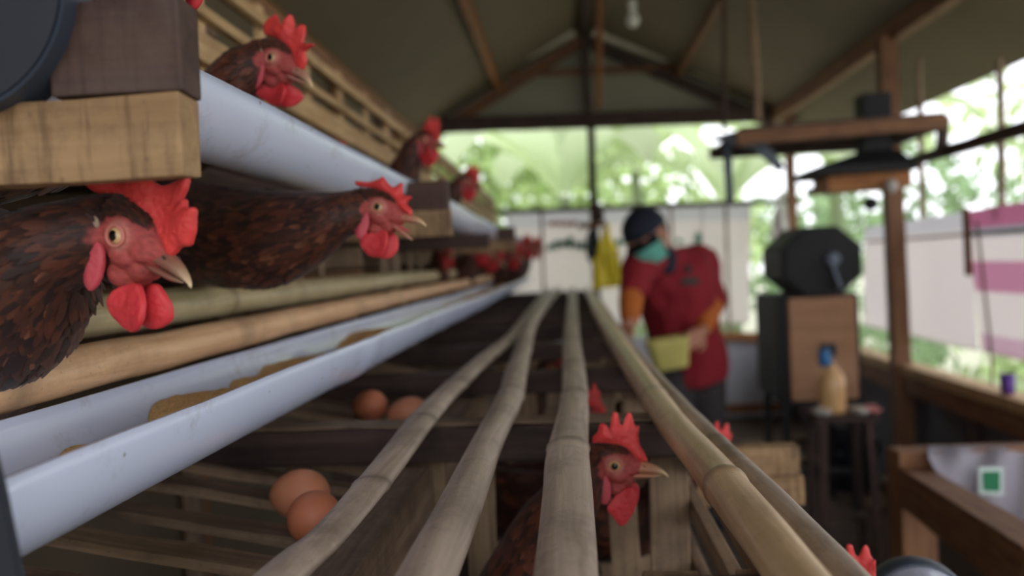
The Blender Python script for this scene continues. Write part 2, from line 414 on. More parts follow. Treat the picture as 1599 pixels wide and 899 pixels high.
# end truss : rafters, collar, tie, king post
dn = V(0, 0, -.09)
trim(V(EAVE_L.x, YE, EAVE_L.z) + dn, V(RIDGE.x, YE, RIDGE.z) + dn, .05, .08, 'timber_brown')
trim(V(RIDGE.x, YE, RIDGE.z) + dn, V(EAVE_R.x, YE, EAVE_R.z) + dn, .05, .08, 'timber_dark')
trim(P(690, 196, YE - .05), P(1250, 176, YE - .05), .06, .11, 'timber_dark')          # tie
trim(P(770, 117, YE), P(1085, 105, YE), .05, .04, 'timber_brown')                    # collar
trim(P(913, 60, YE), P(920, 185, YE), .05, .12, 'timber_dark', (0, 1, 0))             # king post
# pale strips above rafters (light along the roof lining's edge, put into their colour)
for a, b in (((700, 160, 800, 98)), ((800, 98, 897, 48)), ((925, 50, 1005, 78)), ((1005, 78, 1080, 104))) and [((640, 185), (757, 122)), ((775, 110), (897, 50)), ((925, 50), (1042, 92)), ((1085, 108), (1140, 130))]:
    trim(P(a[0], a[1], YE - .09), P(b[0], b[1], YE - .09), .02, .055, M['edge_light'])
# gable
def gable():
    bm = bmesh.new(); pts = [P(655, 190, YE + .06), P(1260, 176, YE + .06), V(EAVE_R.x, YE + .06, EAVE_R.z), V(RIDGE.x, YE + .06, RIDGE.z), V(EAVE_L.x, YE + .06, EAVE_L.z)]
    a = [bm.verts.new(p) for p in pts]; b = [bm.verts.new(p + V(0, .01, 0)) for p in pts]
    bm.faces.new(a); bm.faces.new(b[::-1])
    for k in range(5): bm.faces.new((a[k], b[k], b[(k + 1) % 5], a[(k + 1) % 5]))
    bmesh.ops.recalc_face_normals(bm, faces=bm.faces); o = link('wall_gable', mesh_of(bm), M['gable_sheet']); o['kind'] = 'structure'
gable()
# end wall : rail, sill, low board, posts
trim(P(640, 336, YE - .02), P(1250, 313, YE - .02), .035, .035, 'timber_dark')
trim(P(1100, 524, YE - .02), P(1262, 527, YE - .02), .07, .06, 'timber_orange')
quad_sheet('wall_back', (-1.1, YE, -.01), (1.6, YE, -.01), (1.6, YE, .62), (-1.1, YE, .62), 'wall_grey', .01, 8)
trim(V(-1.1, YE - .05, .09), V(1.55, YE - .05, .07), .04, .06, 'timber_orange')
trim(P(922, 188, YE - .06), V(P(930, 470, YE - .06).x, YE - .06, .05), .055, .075, 'timber_dark', (0, 1, 0))
trim(P(1230, 175, YE - .06), V(P(1245, 500, YE - .06).x, YE - .06, .0), .06, .07, 'timber_brown', (0, 1, 0))
trim(V(-1.1, YE - .03, 0), V(-1.1, YE - .03, 2.2), .07, .07, 'timber_brown', (0, 1, 0))
# left wall boards
quad_sheet('wall_left', (-1.13, Y0, 0), (-1.13, YE, 0), (-1.13, YE, 2.15), (-1.13, Y0, 2.15), 'roof_sheet', .01, 8)
for y in (.6, 2.2, 3.9, 5.2): trim(V(-1.09, y, 0), V(-1.09, y, 2.18), .05, .06, 'timber_orange', (0, 1, 0))
# right wall : low boards, sill rail, posts, upper rail
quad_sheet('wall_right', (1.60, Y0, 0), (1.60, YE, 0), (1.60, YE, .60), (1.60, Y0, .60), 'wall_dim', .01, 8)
trim(V(1.56, Y0, .635), V(1.56, YE, .635), .10, .045, 'timber_pale')
trim(V(1.535, Y0, .57), V(1.535, YE, .57), .03, .09, 'timber_brown')
for px in (1392, 1478 + 92):
    q = PX(px, 600, 1.555)
for y, wdt in ((3.84, .075), (1.95, .07)):
    trim(V(1.535, y, 0), V(1.51, y, 2.17), wdt, wdt, 'timber_brown', (0, 1, 0))
for y in (3.25, 2.62, 4.6): trim(V(1.56, y, 0), V(1.56, y, .56), .05, .05, 'timber_dark', (0, 1, 0))
trim(PX(1262, 300, 1.52), PX(1640, 188, 1.52), .03, .045, 'timber_dark')
for px in (1440, 1565): trim(PX(px, 340, 1.63), PX(px - 4, 92, 1.63), .02, .02, 'timber_grey', (0, 1, 0))
# strings / hanging sticks from the roof
def hang(px0, py0, px1, py1, Y, r, mat, label, name='hanging_stick', cat='stick'):
    o = tube(name, [P(px0, py0, Y), P((px0 + px1) / 2 + 1, (py0 + py1) / 2, Y), P(px1, py1, Y)], r, mat)
    set_props(o, label, cat); return o
hang(936, -40, 934, 170, 4.2, .016, 'timber_orange', 'reddish brown stick hanging straight down below the roof peak')
hang(1130, -30, 1131, 205, 3.6, .010, 'timber_dark', 'thin dark stick hanging from the roof left of the pale one')
hang(1172, -30, 1184, 192, 3.4, .016, 'timber_slat', 'pale brown stick hanging from the right roof slope')
set_props(tube('twine', [PX(1525, 345, 1.585), PX(1537, 450, 1.59), PX(1548, 552, 1.585), PX(1549, 600, 1.575)], .005, 'string'), 'brown twine hanging crookedly in front of the pink striped tarp', 'twine')

# ================================================================== THE CAGES
def zz(Z): return CAM_H + Z
YC = 4.95
cage = thing('poultry_cage', 'low central bamboo-topped hen cage with eggs on its side tray, reaching to the far wall', 'cage', (-0.1, 0.3, 0))
# roof poles, centre lines picked off the photograph on the plane of the poles
def pole_pts(px, z):
    out = []
    for (x, y, wpx) in px:
        q = PZ(x, y, z); out.append((q.x, q.y, q.z, wpx / FPX * q.y / 2))
    return out
def extend(pts, y0):
    a, b = pts[0], pts[1]; t = (y0 - a[1]) / (b[1] - a[1])
    return [(a[0] + (b[0] - a[0]) * t * .5, y0, a[2], a[3])] + pts
zr = zz(-.150)
r1 = extend(pole_pts([(440, 899, 84), (515, 833, 66), (597, 737, 56), (660, 655, 47), (700, 612, 40), (757, 560, 30), (805, 520, 24), (835, 480, 17), (856, 452, 10)], zr), .2)
r2 = extend(pole_pts([(667, 899, 96), (718, 790, 72), (764, 685, 50), (797, 620, 42), (806, 582, 36), (817, 545, 28), (829, 505, 22), (850, 475, 17), (872, 451, 10)], zr), .2)
r3 = extend(pole_pts([(883, 899, 102), (886, 780, 80), (887, 705, 66), (896, 635, 46), (897, 590, 38), (893, 535, 28), (893, 490, 19), (894, 451, 11)], zr), .2)
r4 = extend(pole_pts([(1240, 899, 88), (1150, 782, 70), (1096, 715, 57), (1040, 648, 45), (983, 565, 33), (948, 510, 24), (928, 475, 15), (916, 451, 8)], zr), .2)
bamboo('bamboo_pole', r1, 'bamboo_grey', cage, nodes=(.55, .78, 1.02, 1.6, 2.2, 3.0), flat=.5, label='flat rough split pole nearest the white trough')
bamboo('bamboo_pole', r2, 'bamboo_grey', cage, nodes=(.92, 1.7, 2.6, 3.6), flat=.8, label='crooked grey pole, second from the trough')
bamboo('bamboo_pole', r3, 'bamboo_grey', cage, nodes=(.645, .90, 1.17, 1.55, 2.2, 3.1), flat=.55, label='flattened split pole beside the hen with its head under the poles')
bamboo('bamboo_pole', r4, 'bamboo_tan', cage, nodes=(.52, .86, 1.19, 1.72, 2.5, 3.3, 4.1), flat=1.0, label='round shiny bamboo pole along the right edge')
e = [(q[0] + .030 + .004 * math.sin(q[1] * 3), q[1], q[2] - .016, .011) for q in r4]
bamboo('bamboo_pole', e, 'bamboo_grey', cage, nodes=(.7, 1.4, 2.4), label='thin lower pole outside the round one')
# cross beams under the poles
beamY = [PZ(690, y, zz(-.17)).y for y in (676,)][0]
cross = [beamY - .42 + .415 * k for k in range(12)]
for k, y in enumerate(cross):
    if y > YC: break
    beam('cross_beam', (-.44, y, zz(-.178)), (.125, y - .004, zz(-.180)), .028, .036, 'timber_dark', cage, rough=.003)
# added pale strip painting the lit top edge of the first visible cross beam
tw = P(900, 648, cross[1]);
beam('lath', (-.34, cross[1] + .004, zz(-.158)), (.08, cross[1] + .002, zz(-.1605)), .024, .004, 'timber_grey', cage, rough=.003, bev=.0005)
# pickets of the partitions
for k, y in enumerate(cross):
    if y > YC: break
    for j, (x, wd) in enumerate(((-.095, .030), (.045, .030), (.100, .040), (-.152, .022), (-.30, .02))):
        if k > 3 and j > 2: continue
        x2 = x + random.uniform(-.006, .006)
        beam('picket', (x2, y + .022, zz(-.165)), (x2 + random.uniform(-.01, .01), y + .024, zz(-.52)), wd, .010, 'timber_slat', cage, (0, 1, 0))
# egg stop beam, tray slats, side rails, lower bearers
beam('added_shade_board', (-.19, .2, .66), (-.19, YC, .66), .62, .012, 'panel_dark', cage)  # added dark board, stands in for the shade below the egg tray
beam('egg_stop_beam', (-.168, .2, zz(-.238)), (-.165, cross[1] - .02, zz(-.238)), .036, .080, 'timber_grey', cage)
beam('egg_stop_beam', (-.165, cross[1] + .02, zz(-.236)), (-.165, YC, zz(-.236)), .030, .070, 'timber_grey', cage)
y = .36
while y < YC - .1:
    beam('tray_slat', (-.52, y + random.uniform(-.006, .006), zz(-.168)), (-.183, y + random.uniform(-.006, .006), zz(-.232)), .027, .009, 'timber_grey' if random.random() < .8 else 'timber_slat', cage, rough=.003, bev=.001)
    y += .074
for z, wd in ((-.205, .030), (-.262, .022), (-.325, .022), (-.50, .03)):
    beam('side_rail', (.122, .15, zz(z)), (.122, YC, zz(z)), .012, wd, 'timber_slat' if z > -.3 else 'timber_grey', cage)
for x in (-.50, .122):
    for y in (.25, 1.7, 3.2, YC - .04): beam('leg', (x, y, 0), (x, y, zz(-.19)), .045, .045, 'timber_dark', cage, (0, 1, 0))
for k, y in enumerate(np.arange(.36, YC, .07)):
    if k > 64: break
    beam('floor_slat', (-.165, y, zz(-.50)), (.125, y, zz(-.515)), .026, .01, 'timber_grey', cage)
# right-hand trough brackets (two stacked blocks)
for y in (.37, 1.19):
    e = P(1252, 773, 1.19).x
    beam('bracket', (.13, y, zz(-.345)), (e, y, zz(-.345)), .032, .042, 'timber_block', cage)
    beam('bracket', (.13, y + .001, zz(-.302)), (e - .005, y + .001, zz(-.302)), .032, .042, 'timber_block', cage)

rack = thing('poultry_cage', 'two-tier timber hen cage with white troughs along the left wall', 'cage', (-.7, .3, 0))
# brackets
BY = (.372, 1.205, 2.02, 2.75, 3.65, 4.45)
for k, y in enumerate(BY):
    if k in (2, 4): beam('bracket', (-1.0, y, zz(.066)), (-.195, y, zz(.066)), .030, .036, 'timber_dark', rack, rough=.002); continue
    beam('bracket', (-1.0, y, zz(.0685)), (-.176 + .004 * (k % 2), y, zz(.0685)), .020, .039, 'timber_block', rack, rough=.002)
    beam('stop_block', (-.238, y + .0005, zz(.110)), (-.174, y + .0005, zz(.110)), .0205, .043, 'timber_blockd', rack, rough=.003)
# bamboo lip, front lath, floor, ceiling boards
bl = [(-.402, .15, zz(-.030), .0165), (-.404, .45, zz(-.027), .0175), (-.402, .80, zz(-.025), .0185), (-.400, 1.2, zz(-.024), .0185), (-.402, 1.8, zz(-.022), .018), (-.400, 2.6, zz(-.02), .017)]
bamboo('bamboo_lip', bl, 'bamboo_green', rack, nodes=(.30, .72, .90, 1.14, 1.55, 2.0))
bl = [(-.402, 2.62, zz(-.02), .019), (-.400, 3.6, zz(-.02), .018), (-.402, YC, zz(-.02), .017)]
bamboo('bamboo_lip', bl, 'bamboo_green', rack, nodes=(2.9, 3.3, 3.8, 4.3))
bs = [(-.352, .15, zz(-.060), .017), (-.353, .6, zz(-.059), .0165), (-.352, 1.2, zz(-.056), .016), (-.353, 2.2, zz(-.054), .015), (-.352, YC, zz(-.052), .014)]
bamboo('front_lath', bs, 'bamboo_lath', rack, nodes=(.47, .82, 1.05, 1.5, 1.9, 2.4, 3.0, 3.6), flat=1.0, wob=.002)
for y in cross:
    if y < YC: beam('bearer', (-1.0, y + .1, zz(-.085)), (-.36, y + .1, zz(-.085)), .03, .03, 'timber_dark', rack)
for k in range(7): beam('floor_slat', (-.45 - .085 * k, .12, zz(-.060)), (-.45 - .085 * k, YC, zz(-.060)), .05, .012, 'timber_grey', rack)
for k in range(6): beam('ceiling_board', (-.47 - .1 * k, .12, zz(.142)), (-.47 - .1 * k, YC, zz(.142)), .096, .012, 'panel_dark', rack)
beam('ceiling_rail', (-.435, .12, zz(.118)), (-.435, YC, zz(.118)), .018, .036, 'timber_dark', rack)
for k in range(3): beam('back_board', (-1.0, .12, zz(-.02 + .06 * k)), (-1.0, YC, zz(-.02 + .06 * k)), .01, .058, 'panel_dark', rack)
for k in range(4): beam('back_board', (-1.0, .12, zz(.19 + .07 * k)), (-1.0, YC, zz(.19 + .07 * k)), .01, .035, 'timber_grey', rack)
# front pickets of the lower tier
py_ = [(337, .017), (385, .012), (500, .010), (597, .012), (640, .020), (655, .010), (668, .012)]
ys = [PX(px, 400, -.436).y for px, _ in py_]
wds = [w_ for _, w_ in py_]
y = max(ys) + .16
while y < YC: ys.append(y); wds.append(.014); y += .135
for y, wd in zip(ys, wds):
    beam('picket', (-.437, y, zz(-.055)), (-.438, y + .002, zz(.12)), .010, wd, 'timber_slat', rack, (0, 1, 0))
for y in cross:
    if y < YC:
        for z in (-.02, .035, .09): beam('partition_board', (-1.0, y + .13, zz(z)), (-.46, y + .13, zz(z)), .008, .046, 'timber_slat' if z > 0 else 'ply', rack)
        for z in (.20, .27, .34): beam('partition_board', (-1.0, y + .25, zz(z)), (-.46, y + .25, zz(z)), .008, .03, 'timber_slat', rack)
# upper tier front
for z, wd, x in ((.276, .036, -.425), (.322, .014, -.427), (.372, .018, -.427), (.182, .022, -.44)):
    beam('front_rail', (x, .12, zz(z)), (x, YC, zz(z)), .012, wd, 'timber_pale', rack, rough=.002)
yy = .55
while yy < YC:
    beam('picket', (-.438, yy, zz(.15)), (-.438, yy, zz(.40)), .010, .022, 'timber_pale', rack, (0, 1, 0)); yy += .205
for y in (.42, 2.0, 3.6, YC - .03):
    for x in (-.46, -1.02): beam('post', (x, y + .05, 0), (x, y + .05, zz(.42)), .04, .04, 'timber_grey', rack, (0, 1, 0))
beam('top_rail', (-.46, .12, zz(.41)), (-.46, YC, zz(.41)), .03, .03, 'timber_brown', rack)

# ------------------------------------------------------------------ troughs: half pipes of PVC
def trough(name, label, cx, cz, r, y0, y1, group, jag=.0015, th=.0028, rim_lo=0.0, nodesy=(), caps=(), dips=()):
    n = int((y1 - y0) / .02); seg = 22; v, f = [], []
    for i in range(n + 1):
        y = y0 + (y1 - y0) * i / n
        jr = mn.noise(Vector((y * 6, 1, cx * 9))) * jag * 2 + mn.noise(Vector((y * 40, 4, cx))) * jag * .5
        jl = mn.noise(Vector((y * 5, 7, cx * 9))) * jag * 2
        for dy, dv in dips: jr -= dv * math.exp(-((y - dy) / .06) ** 2)
        sag = mn.noise(Vector((y * 1.1, 2, cx * 4))) * .004
        sl_ = 1.0 + (0.035 if any(abs(y - q) < .03 for q in nodesy) else 0)
        for s, rr in ((0, r * sl_), (1, r * sl_ - th)):
            for k in range(seg + 1):
                a = math.pi + math.pi * k / seg        # from left rim (pi) round the bottom to right rim (2 pi)
                a = a + (jr * (k / seg) ** 3 - jl * (1 - k / seg) ** 3) / r
                v.append((cx + rr * math.cos(a), y, cz + rr * math.sin(a) + sag))
    W = 2 * (seg + 1)
    for i in range(n):
        a, b = i * W, (i + 1) * W
        for k in range(seg):
            f.append((a + k, a + k + 1, b + k + 1, b + k))
            f.append((a + seg + 1 + k, b + seg + 1 + k, b + seg + 2 + k, a + seg + 2 + k))
        f.append((a, b, b + seg + 1, a + seg + 1)); f.append((a + seg, a + 2 * seg + 1, b + 2 * seg + 1, b + seg))
    for a, rev in ((0, 0), (n * W, 1)):
        for k in range(seg):
            q = (a + k, a + seg + 1 + k, a + seg + 2 + k, a + k + 1); f.append(q[::-1] if rev else q)
    me = from_np(v, f); bm = bmesh.new(); bm.from_mesh(me); bmesh.ops.recalc_face_normals(bm, faces=bm.faces)
    me2 = mesh_of(bm, smooth=True)
    root = thing(name, label, 'feed trough', (cx, y0, cz - r), group)
    o = link('half_pipe', me2, M['pvc'], root)
    for cy in caps:
        sgn = 1 if cy > (y0 + y1) / 2 else -1; R2 = r + (.011 if r < .05 else .005)
        sec = [(R2, .006)] + [(R2 * math.cos(a_), R2 * math.sin(a_)) for a_ in [math.pi * k / 30 for k in range(0, -31, -1)]] + [(-R2, .006)]
        a_, b_ = sorted((cy, cy - sgn * .004)); prism('end_cap', [(cx + x, cz + z) for x, z in sec], a_, b_, 'black_plastic', root, .0012)
        R3 = R2 + .0015; v, f = [], []
        for k in range(31):
            a_ = math.pi + math.pi * k / 30
            for rr_, dy in ((R3, 0), (R3, -sgn * .022), (r + .0008, -sgn * .022), (r + .0008, -sgn * .0045), (R3, 0))[:4]: v.append((cx + rr_ * math.cos(a_), cy + dy - sgn * .0002, cz + rr_ * math.sin(a_)))
        for k in range(30):
            for m_ in range(4): f.append((k * 4 + m_, k * 4 + (m_ + 1) % 4, (k + 1) * 4 + (m_ + 1) % 4, (k + 1) * 4 + m_))
        f.append((0, 1, 2, 3)); f.append((123, 122, 121, 120))
        me = from_np(v, f, False); bm = bmesh.new(); bm.from_mesh(me); bmesh.ops.recalc_face_normals(bm, faces=bm.faces); link('cap_flange', mesh_of(bm), M['slate_collar'], root)
    return root
GT = 'white split-pipe feed troughs'
trough('feed_trough', 'long white feed trough with heaps of feed, between the lower hens and the bamboo poles', -.287, zz(-.076), .055, .298, 5.2, GT, .0007, nodesy=(.93,))
trough('feed_trough', 'upper white feed trough resting on the stacked timber brackets', -.279, zz(.1385), .045, .362, 5.2, GT, .0007, nodesy=(2.5,), caps=(.352,))
def right_pipe():
    c = P(1398, 866, .78) - V(0, 0, .0505)
    root = thing('feed_pipe', 'white pipe with a dark slate collar at the bottom right corner, beside the red comb', 'pipe', c - V(0, 0, .05))
    Rm = Matrix.Translation(c) @ Matrix.Rotation(R_(90), 4, 'X')
    link('pipe', lathe([(.047, .02), (.047, .10), (.047, .25), (.047, .52), (.044, .52), (.044, .02)], 48, False), M['pvc'], root, Rm @ Matrix.Translation((.012, 0, 0)))
    link('collar', lathe([(.0001, -.006), (.03, -.006), (.044, -.004), (.0495, .0), (.051, .005), (.051, .020), (.049, .023), (.0475, .023)], 48, False), M['slate_collar'], root, Rm @ Matrix.Translation((.012, 0, 0)))
right_pipe()
# black end caps at the near ends
def cap_plate():
    root = thing('trough_end_cap', 'dark flat end plate against the near end of the lower trough', 'end cap', P(-60, 800, .293))
    bm = bmesh.new(); pts = [(-160, 560), (-30, 600), (-2, 700), (14, 760), (28, 830), (44, 905), (60, 990), (-160, 990)]
    a = [bm.verts.new(P(x, y, .293)) for x, y in pts]; b = [bm.verts.new(P(x, y, .293) + V(0, -.004, 0)) for x, y in pts]
    bm.faces.new(a); bm.faces.new(b[::-1]); n = len(pts)
    for k in range(n): bm.faces.new((a[k], b[k], b[(k + 1) % n], a[(k + 1) % n]))
    bmesh.ops.recalc_face_normals(bm, faces=bm.faces); bmesh.ops.bevel(bm, geom=bm.edges[:], offset=.0008, segments=2, affect='EDGES')
    link('plate', mesh_of(bm), M['black_plastic'], root)
cap_plate()

# ------------------------------------------------------------------ feed heaps (uncountable: stuff)
def feed(name, label, y0, y1, amp, cx=-.287, cz=zz(-.076), r=.0515, side=0.35):
    bm = bmesh.new(); nx, ny = 26, max(30, int((y1 - y0) / .004)); g = []
    for i in range(ny + 1):
        y = y0 + (y1 - y0) * i / ny; row = []
        e = max(0.0, math.sin(math.pi * i / ny)) ** .5
        lvl = -r + .0005 + amp * e * (0.75 + .5 * mn.noise(Vector((y * 14, 3, 1))))
        lvl = min(lvl, -.002)
        hw = math.sqrt(max(1e-6, r * r - lvl * lvl))
        for j in range(nx + 1):
            u = -1 + 2 * j / nx; x = u * hw
            hump = (1 - u * u) * .006 * e + side * u * .004
            z = lvl + hump + .003 * mn.noise(Vector((x * 40, y * 45, 8))) * e + .0015 * mn.noise(Vector((x * 150, y * 150, 2))) + .0008 * mn.noise(Vector((x * 500, y * 500, 5)))
            z = max(z, -math.sqrt(max(0, r * r - x * x)) - .0002)
            row.append(bm.verts.new((cx + x, y, cz + z)))
        g.append(row)
    for i in range(ny):
        for j in range(nx): bm.faces.new((g[i][j], g[i][j + 1], g[i + 1][j + 1], g[i + 1][j]))
    return link(name, mesh_of(bm, smooth=True), M['feed'])
for nm, y0, y1, am, lab in (('feed_heap', .445, .545, .030, 'small brown heap of ground feed nearest the dark end plate'),
                            ('feed_heap', .58, .70, .040, 'larger golden heap of ground feed below the open-beaked hen'),
                            ('feed_heap', .72, 1.0, .041, 'low golden ridge of ground feed just beyond the larger heap'),
                            ('feed_heap', 1.06, 1.36, .044, 'patch of ground feed farther along the lower trough'),
                            ('feed_heap', 1.6, 4.9, .038, 'long thin layer of feed in the far end of the lower trough')):
    o = feed(nm, lab, y0, y1, am); set_props(o, lab, 'feed', 'heaps of feed in the lower trough', 'stuff')

# ------------------------------------------------------------------ eggs
def egg_mesh():
    prof = []
    for i in range(25):
        t = math.pi * i / 24; z = -math.cos(t) * .0285; r = .0218 * math.sin(t) * (1 - .10 * math.cos(t) * -1 * -1)
        prof.append((max(r, 1e-5), z))
    return lathe(prof, 32)
em = egg_mesh(); em.materials.append(M['egg']); em2 = em.copy(); em2.materials.clear(); em2.materials.append(M['egg_dark'])
def tray_z(x): return zz(-.232) + (-.183 - x) / .337 * .064 + .005
EGGS = [((467, 770), .685, (85, 10, 70), em, 'large brown egg on the slats, the farther of the nearest two'),
        ((492, 800), .635, (70, 0, 10), em2, 'brown egg half hidden by the split pole in front of the bigger egg'),
        ((578, 642), 1.09, (80, 0, 40), em2, 'brown egg behind the cross beam, nearer the white trough'),
        ((636, 640), 1.08, (80, 0, 100), em, 'brown egg behind the cross beam, nearer the split pole')]
for (px, Y, rot, me, lab) in EGGS:
    q = P(px[0], px[1], Y); o = link('egg', me, None)
    o.location = (q.x, q.y, tray_z(q.x) + .0225); o.rotation_euler = tuple(map(R_, rot)); set_props(o, lab, 'egg', 'brown eggs on the tray slats')

# ================================================================== HENS
def skin_col(): return np.array(lin(176, 84, 80)[:3])
M['hen_skin'] = attr_mat('hen_feather_base_and_bare_face', 'col', .6, .3, .5, 900, sss=.12, mottled=.25)
M['feather'] = attr_mat('hen_feathers', 'col', .55, .25, 0, sheen=.1)
M['beak'] = attr_mat('horn_beak', 'col', .35, .5, .15, 500, sss=.1)
def fleshy(name, rgb, sc=420, bump=.5):
    m, nt, b = new_mat(name); L = nt.links
    tc = nd(nt, 'ShaderNodeTexCoord'); no = nd(nt, 'ShaderNodeTexNoise', Scale=sc, Detail=3); L.new(tc.outputs['Object'], no.inputs['Vector'])
    n2 = nd(nt, 'ShaderNodeTexNoise', Scale=60, Detail=3); L.new(tc.outputs['Object'], n2.inputs['Vector'])
    hs = nd(nt, 'ShaderNodeHueSaturation', Color=lin(*rgb)); mr = nd(nt, 'ShaderNodeMapRange'); mr.inputs[3].default_value = .7; mr.inputs[4].default_value = 1.3
    L.new(n2.outputs[0], mr.inputs[0]); L.new(mr.outputs[0], hs.inputs['Value']); L.new(hs.outputs[0], b.inputs['Base Color'])
    b.inputs['Roughness'].default_value = .5; b.inputs['Specular IOR Level'].default_value = .35
    b.inputs['Subsurface Weight'].default_value = .25; b.inputs['Subsurface Scale'].default_value = .004; b.inputs['Subsurface Radius'].default_value = (1, .2, .12)
    bp = nd(nt, 'ShaderNodeBump', Strength=bump, Distance=.0006); L.new(no.outputs[0], bp.inputs['Height']); L.new(bp.outputs[0], b.inputs['Normal'])
    return m
M['comb'] = fleshy('red_comb_flesh', (208, 64, 62))
M['wattle'] = fleshy('red_wattle_flesh', (200, 56, 62))
M['lobe'] = fleshy('dull_red_ear_lobe', (190, 76, 86))
M['eyelid'] = fleshy('pink_eyelid', (196, 124, 112), 700, .3)
M['eartuft'] = plain('pale_ear_tuft', (150, 128, 108), .8)
M['iris'] = plain('amber_iris', (206, 168, 120), .15, bump=0); M['pupil'] = plain('black_pupil', (8, 7, 7), .05, bump=0, var=0)
def voxel(me, size, smooth=4, keep=None):
    o = bpy.data.objects.new('tmp', me); COL.objects.link(o)
    m = o.modifiers.new('r', 'REMESH'); m.mode = 'VOXEL'; m.voxel_size = size
    if smooth:
        s = o.modifiers.new('s', 'SMOOTH'); s.iterations = smooth; s.factor = .5
    dg = bpy.context.evaluated_depsgraph_get(); ev = o.evaluated_get(dg)
    out = bpy.data.meshes.new_from_object(ev); bpy.data.objects.remove(o)
    for p in out.polygons: p.use_smooth = True
    out.materials.clear()
    return out
def get_co(me):
    a = np.empty(len(me.vertices) * 3); me.vertices.foreach_get('co', a); return a.reshape(-1, 3)
def set_co(me, a): me.vertices.foreach_set('co', a.ravel()); me.update()
def set_color(me, cols):
    at = me.attributes.new('col', 'FLOAT_COLOR', 'POINT')
    c = np.ones((len(cols), 4)); c[:, :3] = cols; at.data.foreach_set('color', c.ravel())
def dist_poly(p, poly):
    d = np.full(len(p), 1e9)
    n = len(poly)
    for i in range(n):
        a = poly[i]; b = poly[(i + 1) % n]; ab = b - a; t = np.clip(((p - a) @ ab) / (ab @ ab + 1e-12), 0, 1)
        q = a + t[:, None] * ab; d = np.minimum(d, np.linalg.norm(p - q, axis=1))
    return d
def lens(poly, y0, thick, vox, dmax, bend=0.0, minf=.22, smooth=3, cup=0.0, rounds=2, rat=.22):
    """fleshy blade standing in the local XZ plane at y0; poly in metres; thicker inside than at its edge"""
    poly = np.array(poly, float)
    for _ in range(rounds):
        nx_ = np.roll(poly, -1, 0); poly = np.stack([poly * (1 - rat) + nx_ * rat, poly * rat + nx_ * (1 - rat)], 1).reshape(-1, 2)
    bm = bmesh.new(); H = thick
    a = [bm.verts.new((p[0], -H, p[1])) for p in poly]; b = [bm.verts.new((p[0], H, p[1])) for p in poly]
    n = len(poly); bm.faces.new(a); bm.faces.new(b[::-1])
    for k in range(n): bm.faces.new((a[k], b[k], b[(k + 1) % n], a[(k + 1) % n]))
    bmesh.ops.triangulate(bm, faces=[fc for fc in bm.faces if len(fc.verts) > 4]); bmesh.ops.recalc_face_normals(bm, faces=bm.faces)
    me = voxel(mesh_of(bm), vox, smooth); c = get_co(me)
    d = dist_poly(c[:, [0, 2]], poly)
    fct = minf + (1 - minf) * np.sqrt(np.clip(d / dmax, 0, 1))
    c[:, 1] *= fct * (1 + .14 * np.array([mn.noise(Vector((p[0] * 260, 1.5 if p[1] > 0 else 8.5, p[2] * 260))) + .8 * mn.noise(Vector((p[0] * 600, 4.5 if p[1] > 0 else 9.5, p[2] * 600))) for p in c]))
    cz = poly[:, 1].min(); cx = poly[:, 0].mean()
    c[:, 1] += y0 + bend * np.sin((c[:, 0] - cx) * 160) * (c[:, 2] - cz) + cup * (c[:, 0] - cx) ** 2 * 30
    set_co(me, c); return me
def loft_x(st, seg=16):
    """st rows: x, ztop, zbot, halfwidth (cm)"""
    v, f = [], []
    for x, zt, zb, hw in st:
        for k in range(seg):
            a = 2 * math.pi * k / seg; s = math.sin(a); c_ = math.cos(a)
            v.append((x * .01, c_ * abs(c_) ** -.0 * hw * .01, ((zt + zb) / 2 + s * (zt - zb) / 2) * .01))
    n = len(st)
    for i in range(n - 1):
        for k in range(seg): k2 = (k + 1) % seg; f.append((i * seg + k, i * seg + k2, (i + 1) * seg + k2, (i + 1) * seg + k))
    f.append(tuple(range(seg))); f.append(tuple(range((n - 1) * seg, n * seg))[::-1])
    me = from_np(v, f); bm = bmesh.new(); bm.from_mesh(me); bmesh.ops.recalc_face_normals(bm, faces=bm.faces); me = mesh_of(bm, smooth=True)
    return me
def sphere_mesh(rx, ry, rz, u=20, v_=14):
    bm = bmesh.new(); bmesh.ops.create_uvsphere(bm, u_segments=u, v_segments=v_, radius=1); bmesh.ops.scale(bm, vec=(rx, ry, rz), verts=bm.verts); return mesh_of(bm, smooth=True)
COMB_K = [(-2.0, 1.75), (-1.97, 2.5), (-1.5, 2.95), (-1.28, 3.74), (-.8, 3.67), (-.39, 3.1), (-.25, 3.8), (-.15, 4.77), (.28, 4.7), (.5, 3.5), (.78, 3.5), (1.13, 4.7), (1.47, 4.5), (1.75, 3.5), (1.9, 3.4), (2.2, 3.5), (2.0, 2.7), (2.16, 1.9), (2.7, 1.06), (2.75, .3), (2.2, -.1), (1.5, .5), (.6, 1.3), (-.6, 1.5)]
WATTLE_K = [(1.6, -1.25), (1.95, -2.0), (1.9, -3.6), (1.2, -4.6), (.75, -5.3), (.2, -5.1), (-.4, -4.2), (-.75, -3.4), (-.1, -2.4), (.6, -1.6)]
BEAK_U = [(1.3, .30, -.85, .78), (1.9, .28, -.88, .66), (2.5, .22, -.92, .52), (3.1, .05, -.97, .42), (3.6, -.18, -1.02, .32), (4.1, -.55, -1.08, .21), (4.42, -.90, -1.18, .12), (4.60, -1.20, -1.34, .04)]
BEAK_L = [(1.2, -.80, -1.42, .66), (2.0, -.86, -1.42, .52), (2.8, -.92, -1.38, .37), (3.4, -.97, -1.3, .24), (3.85, -1.02, -1.16, .10), (3.98, -1.05, -1.10, .04)]
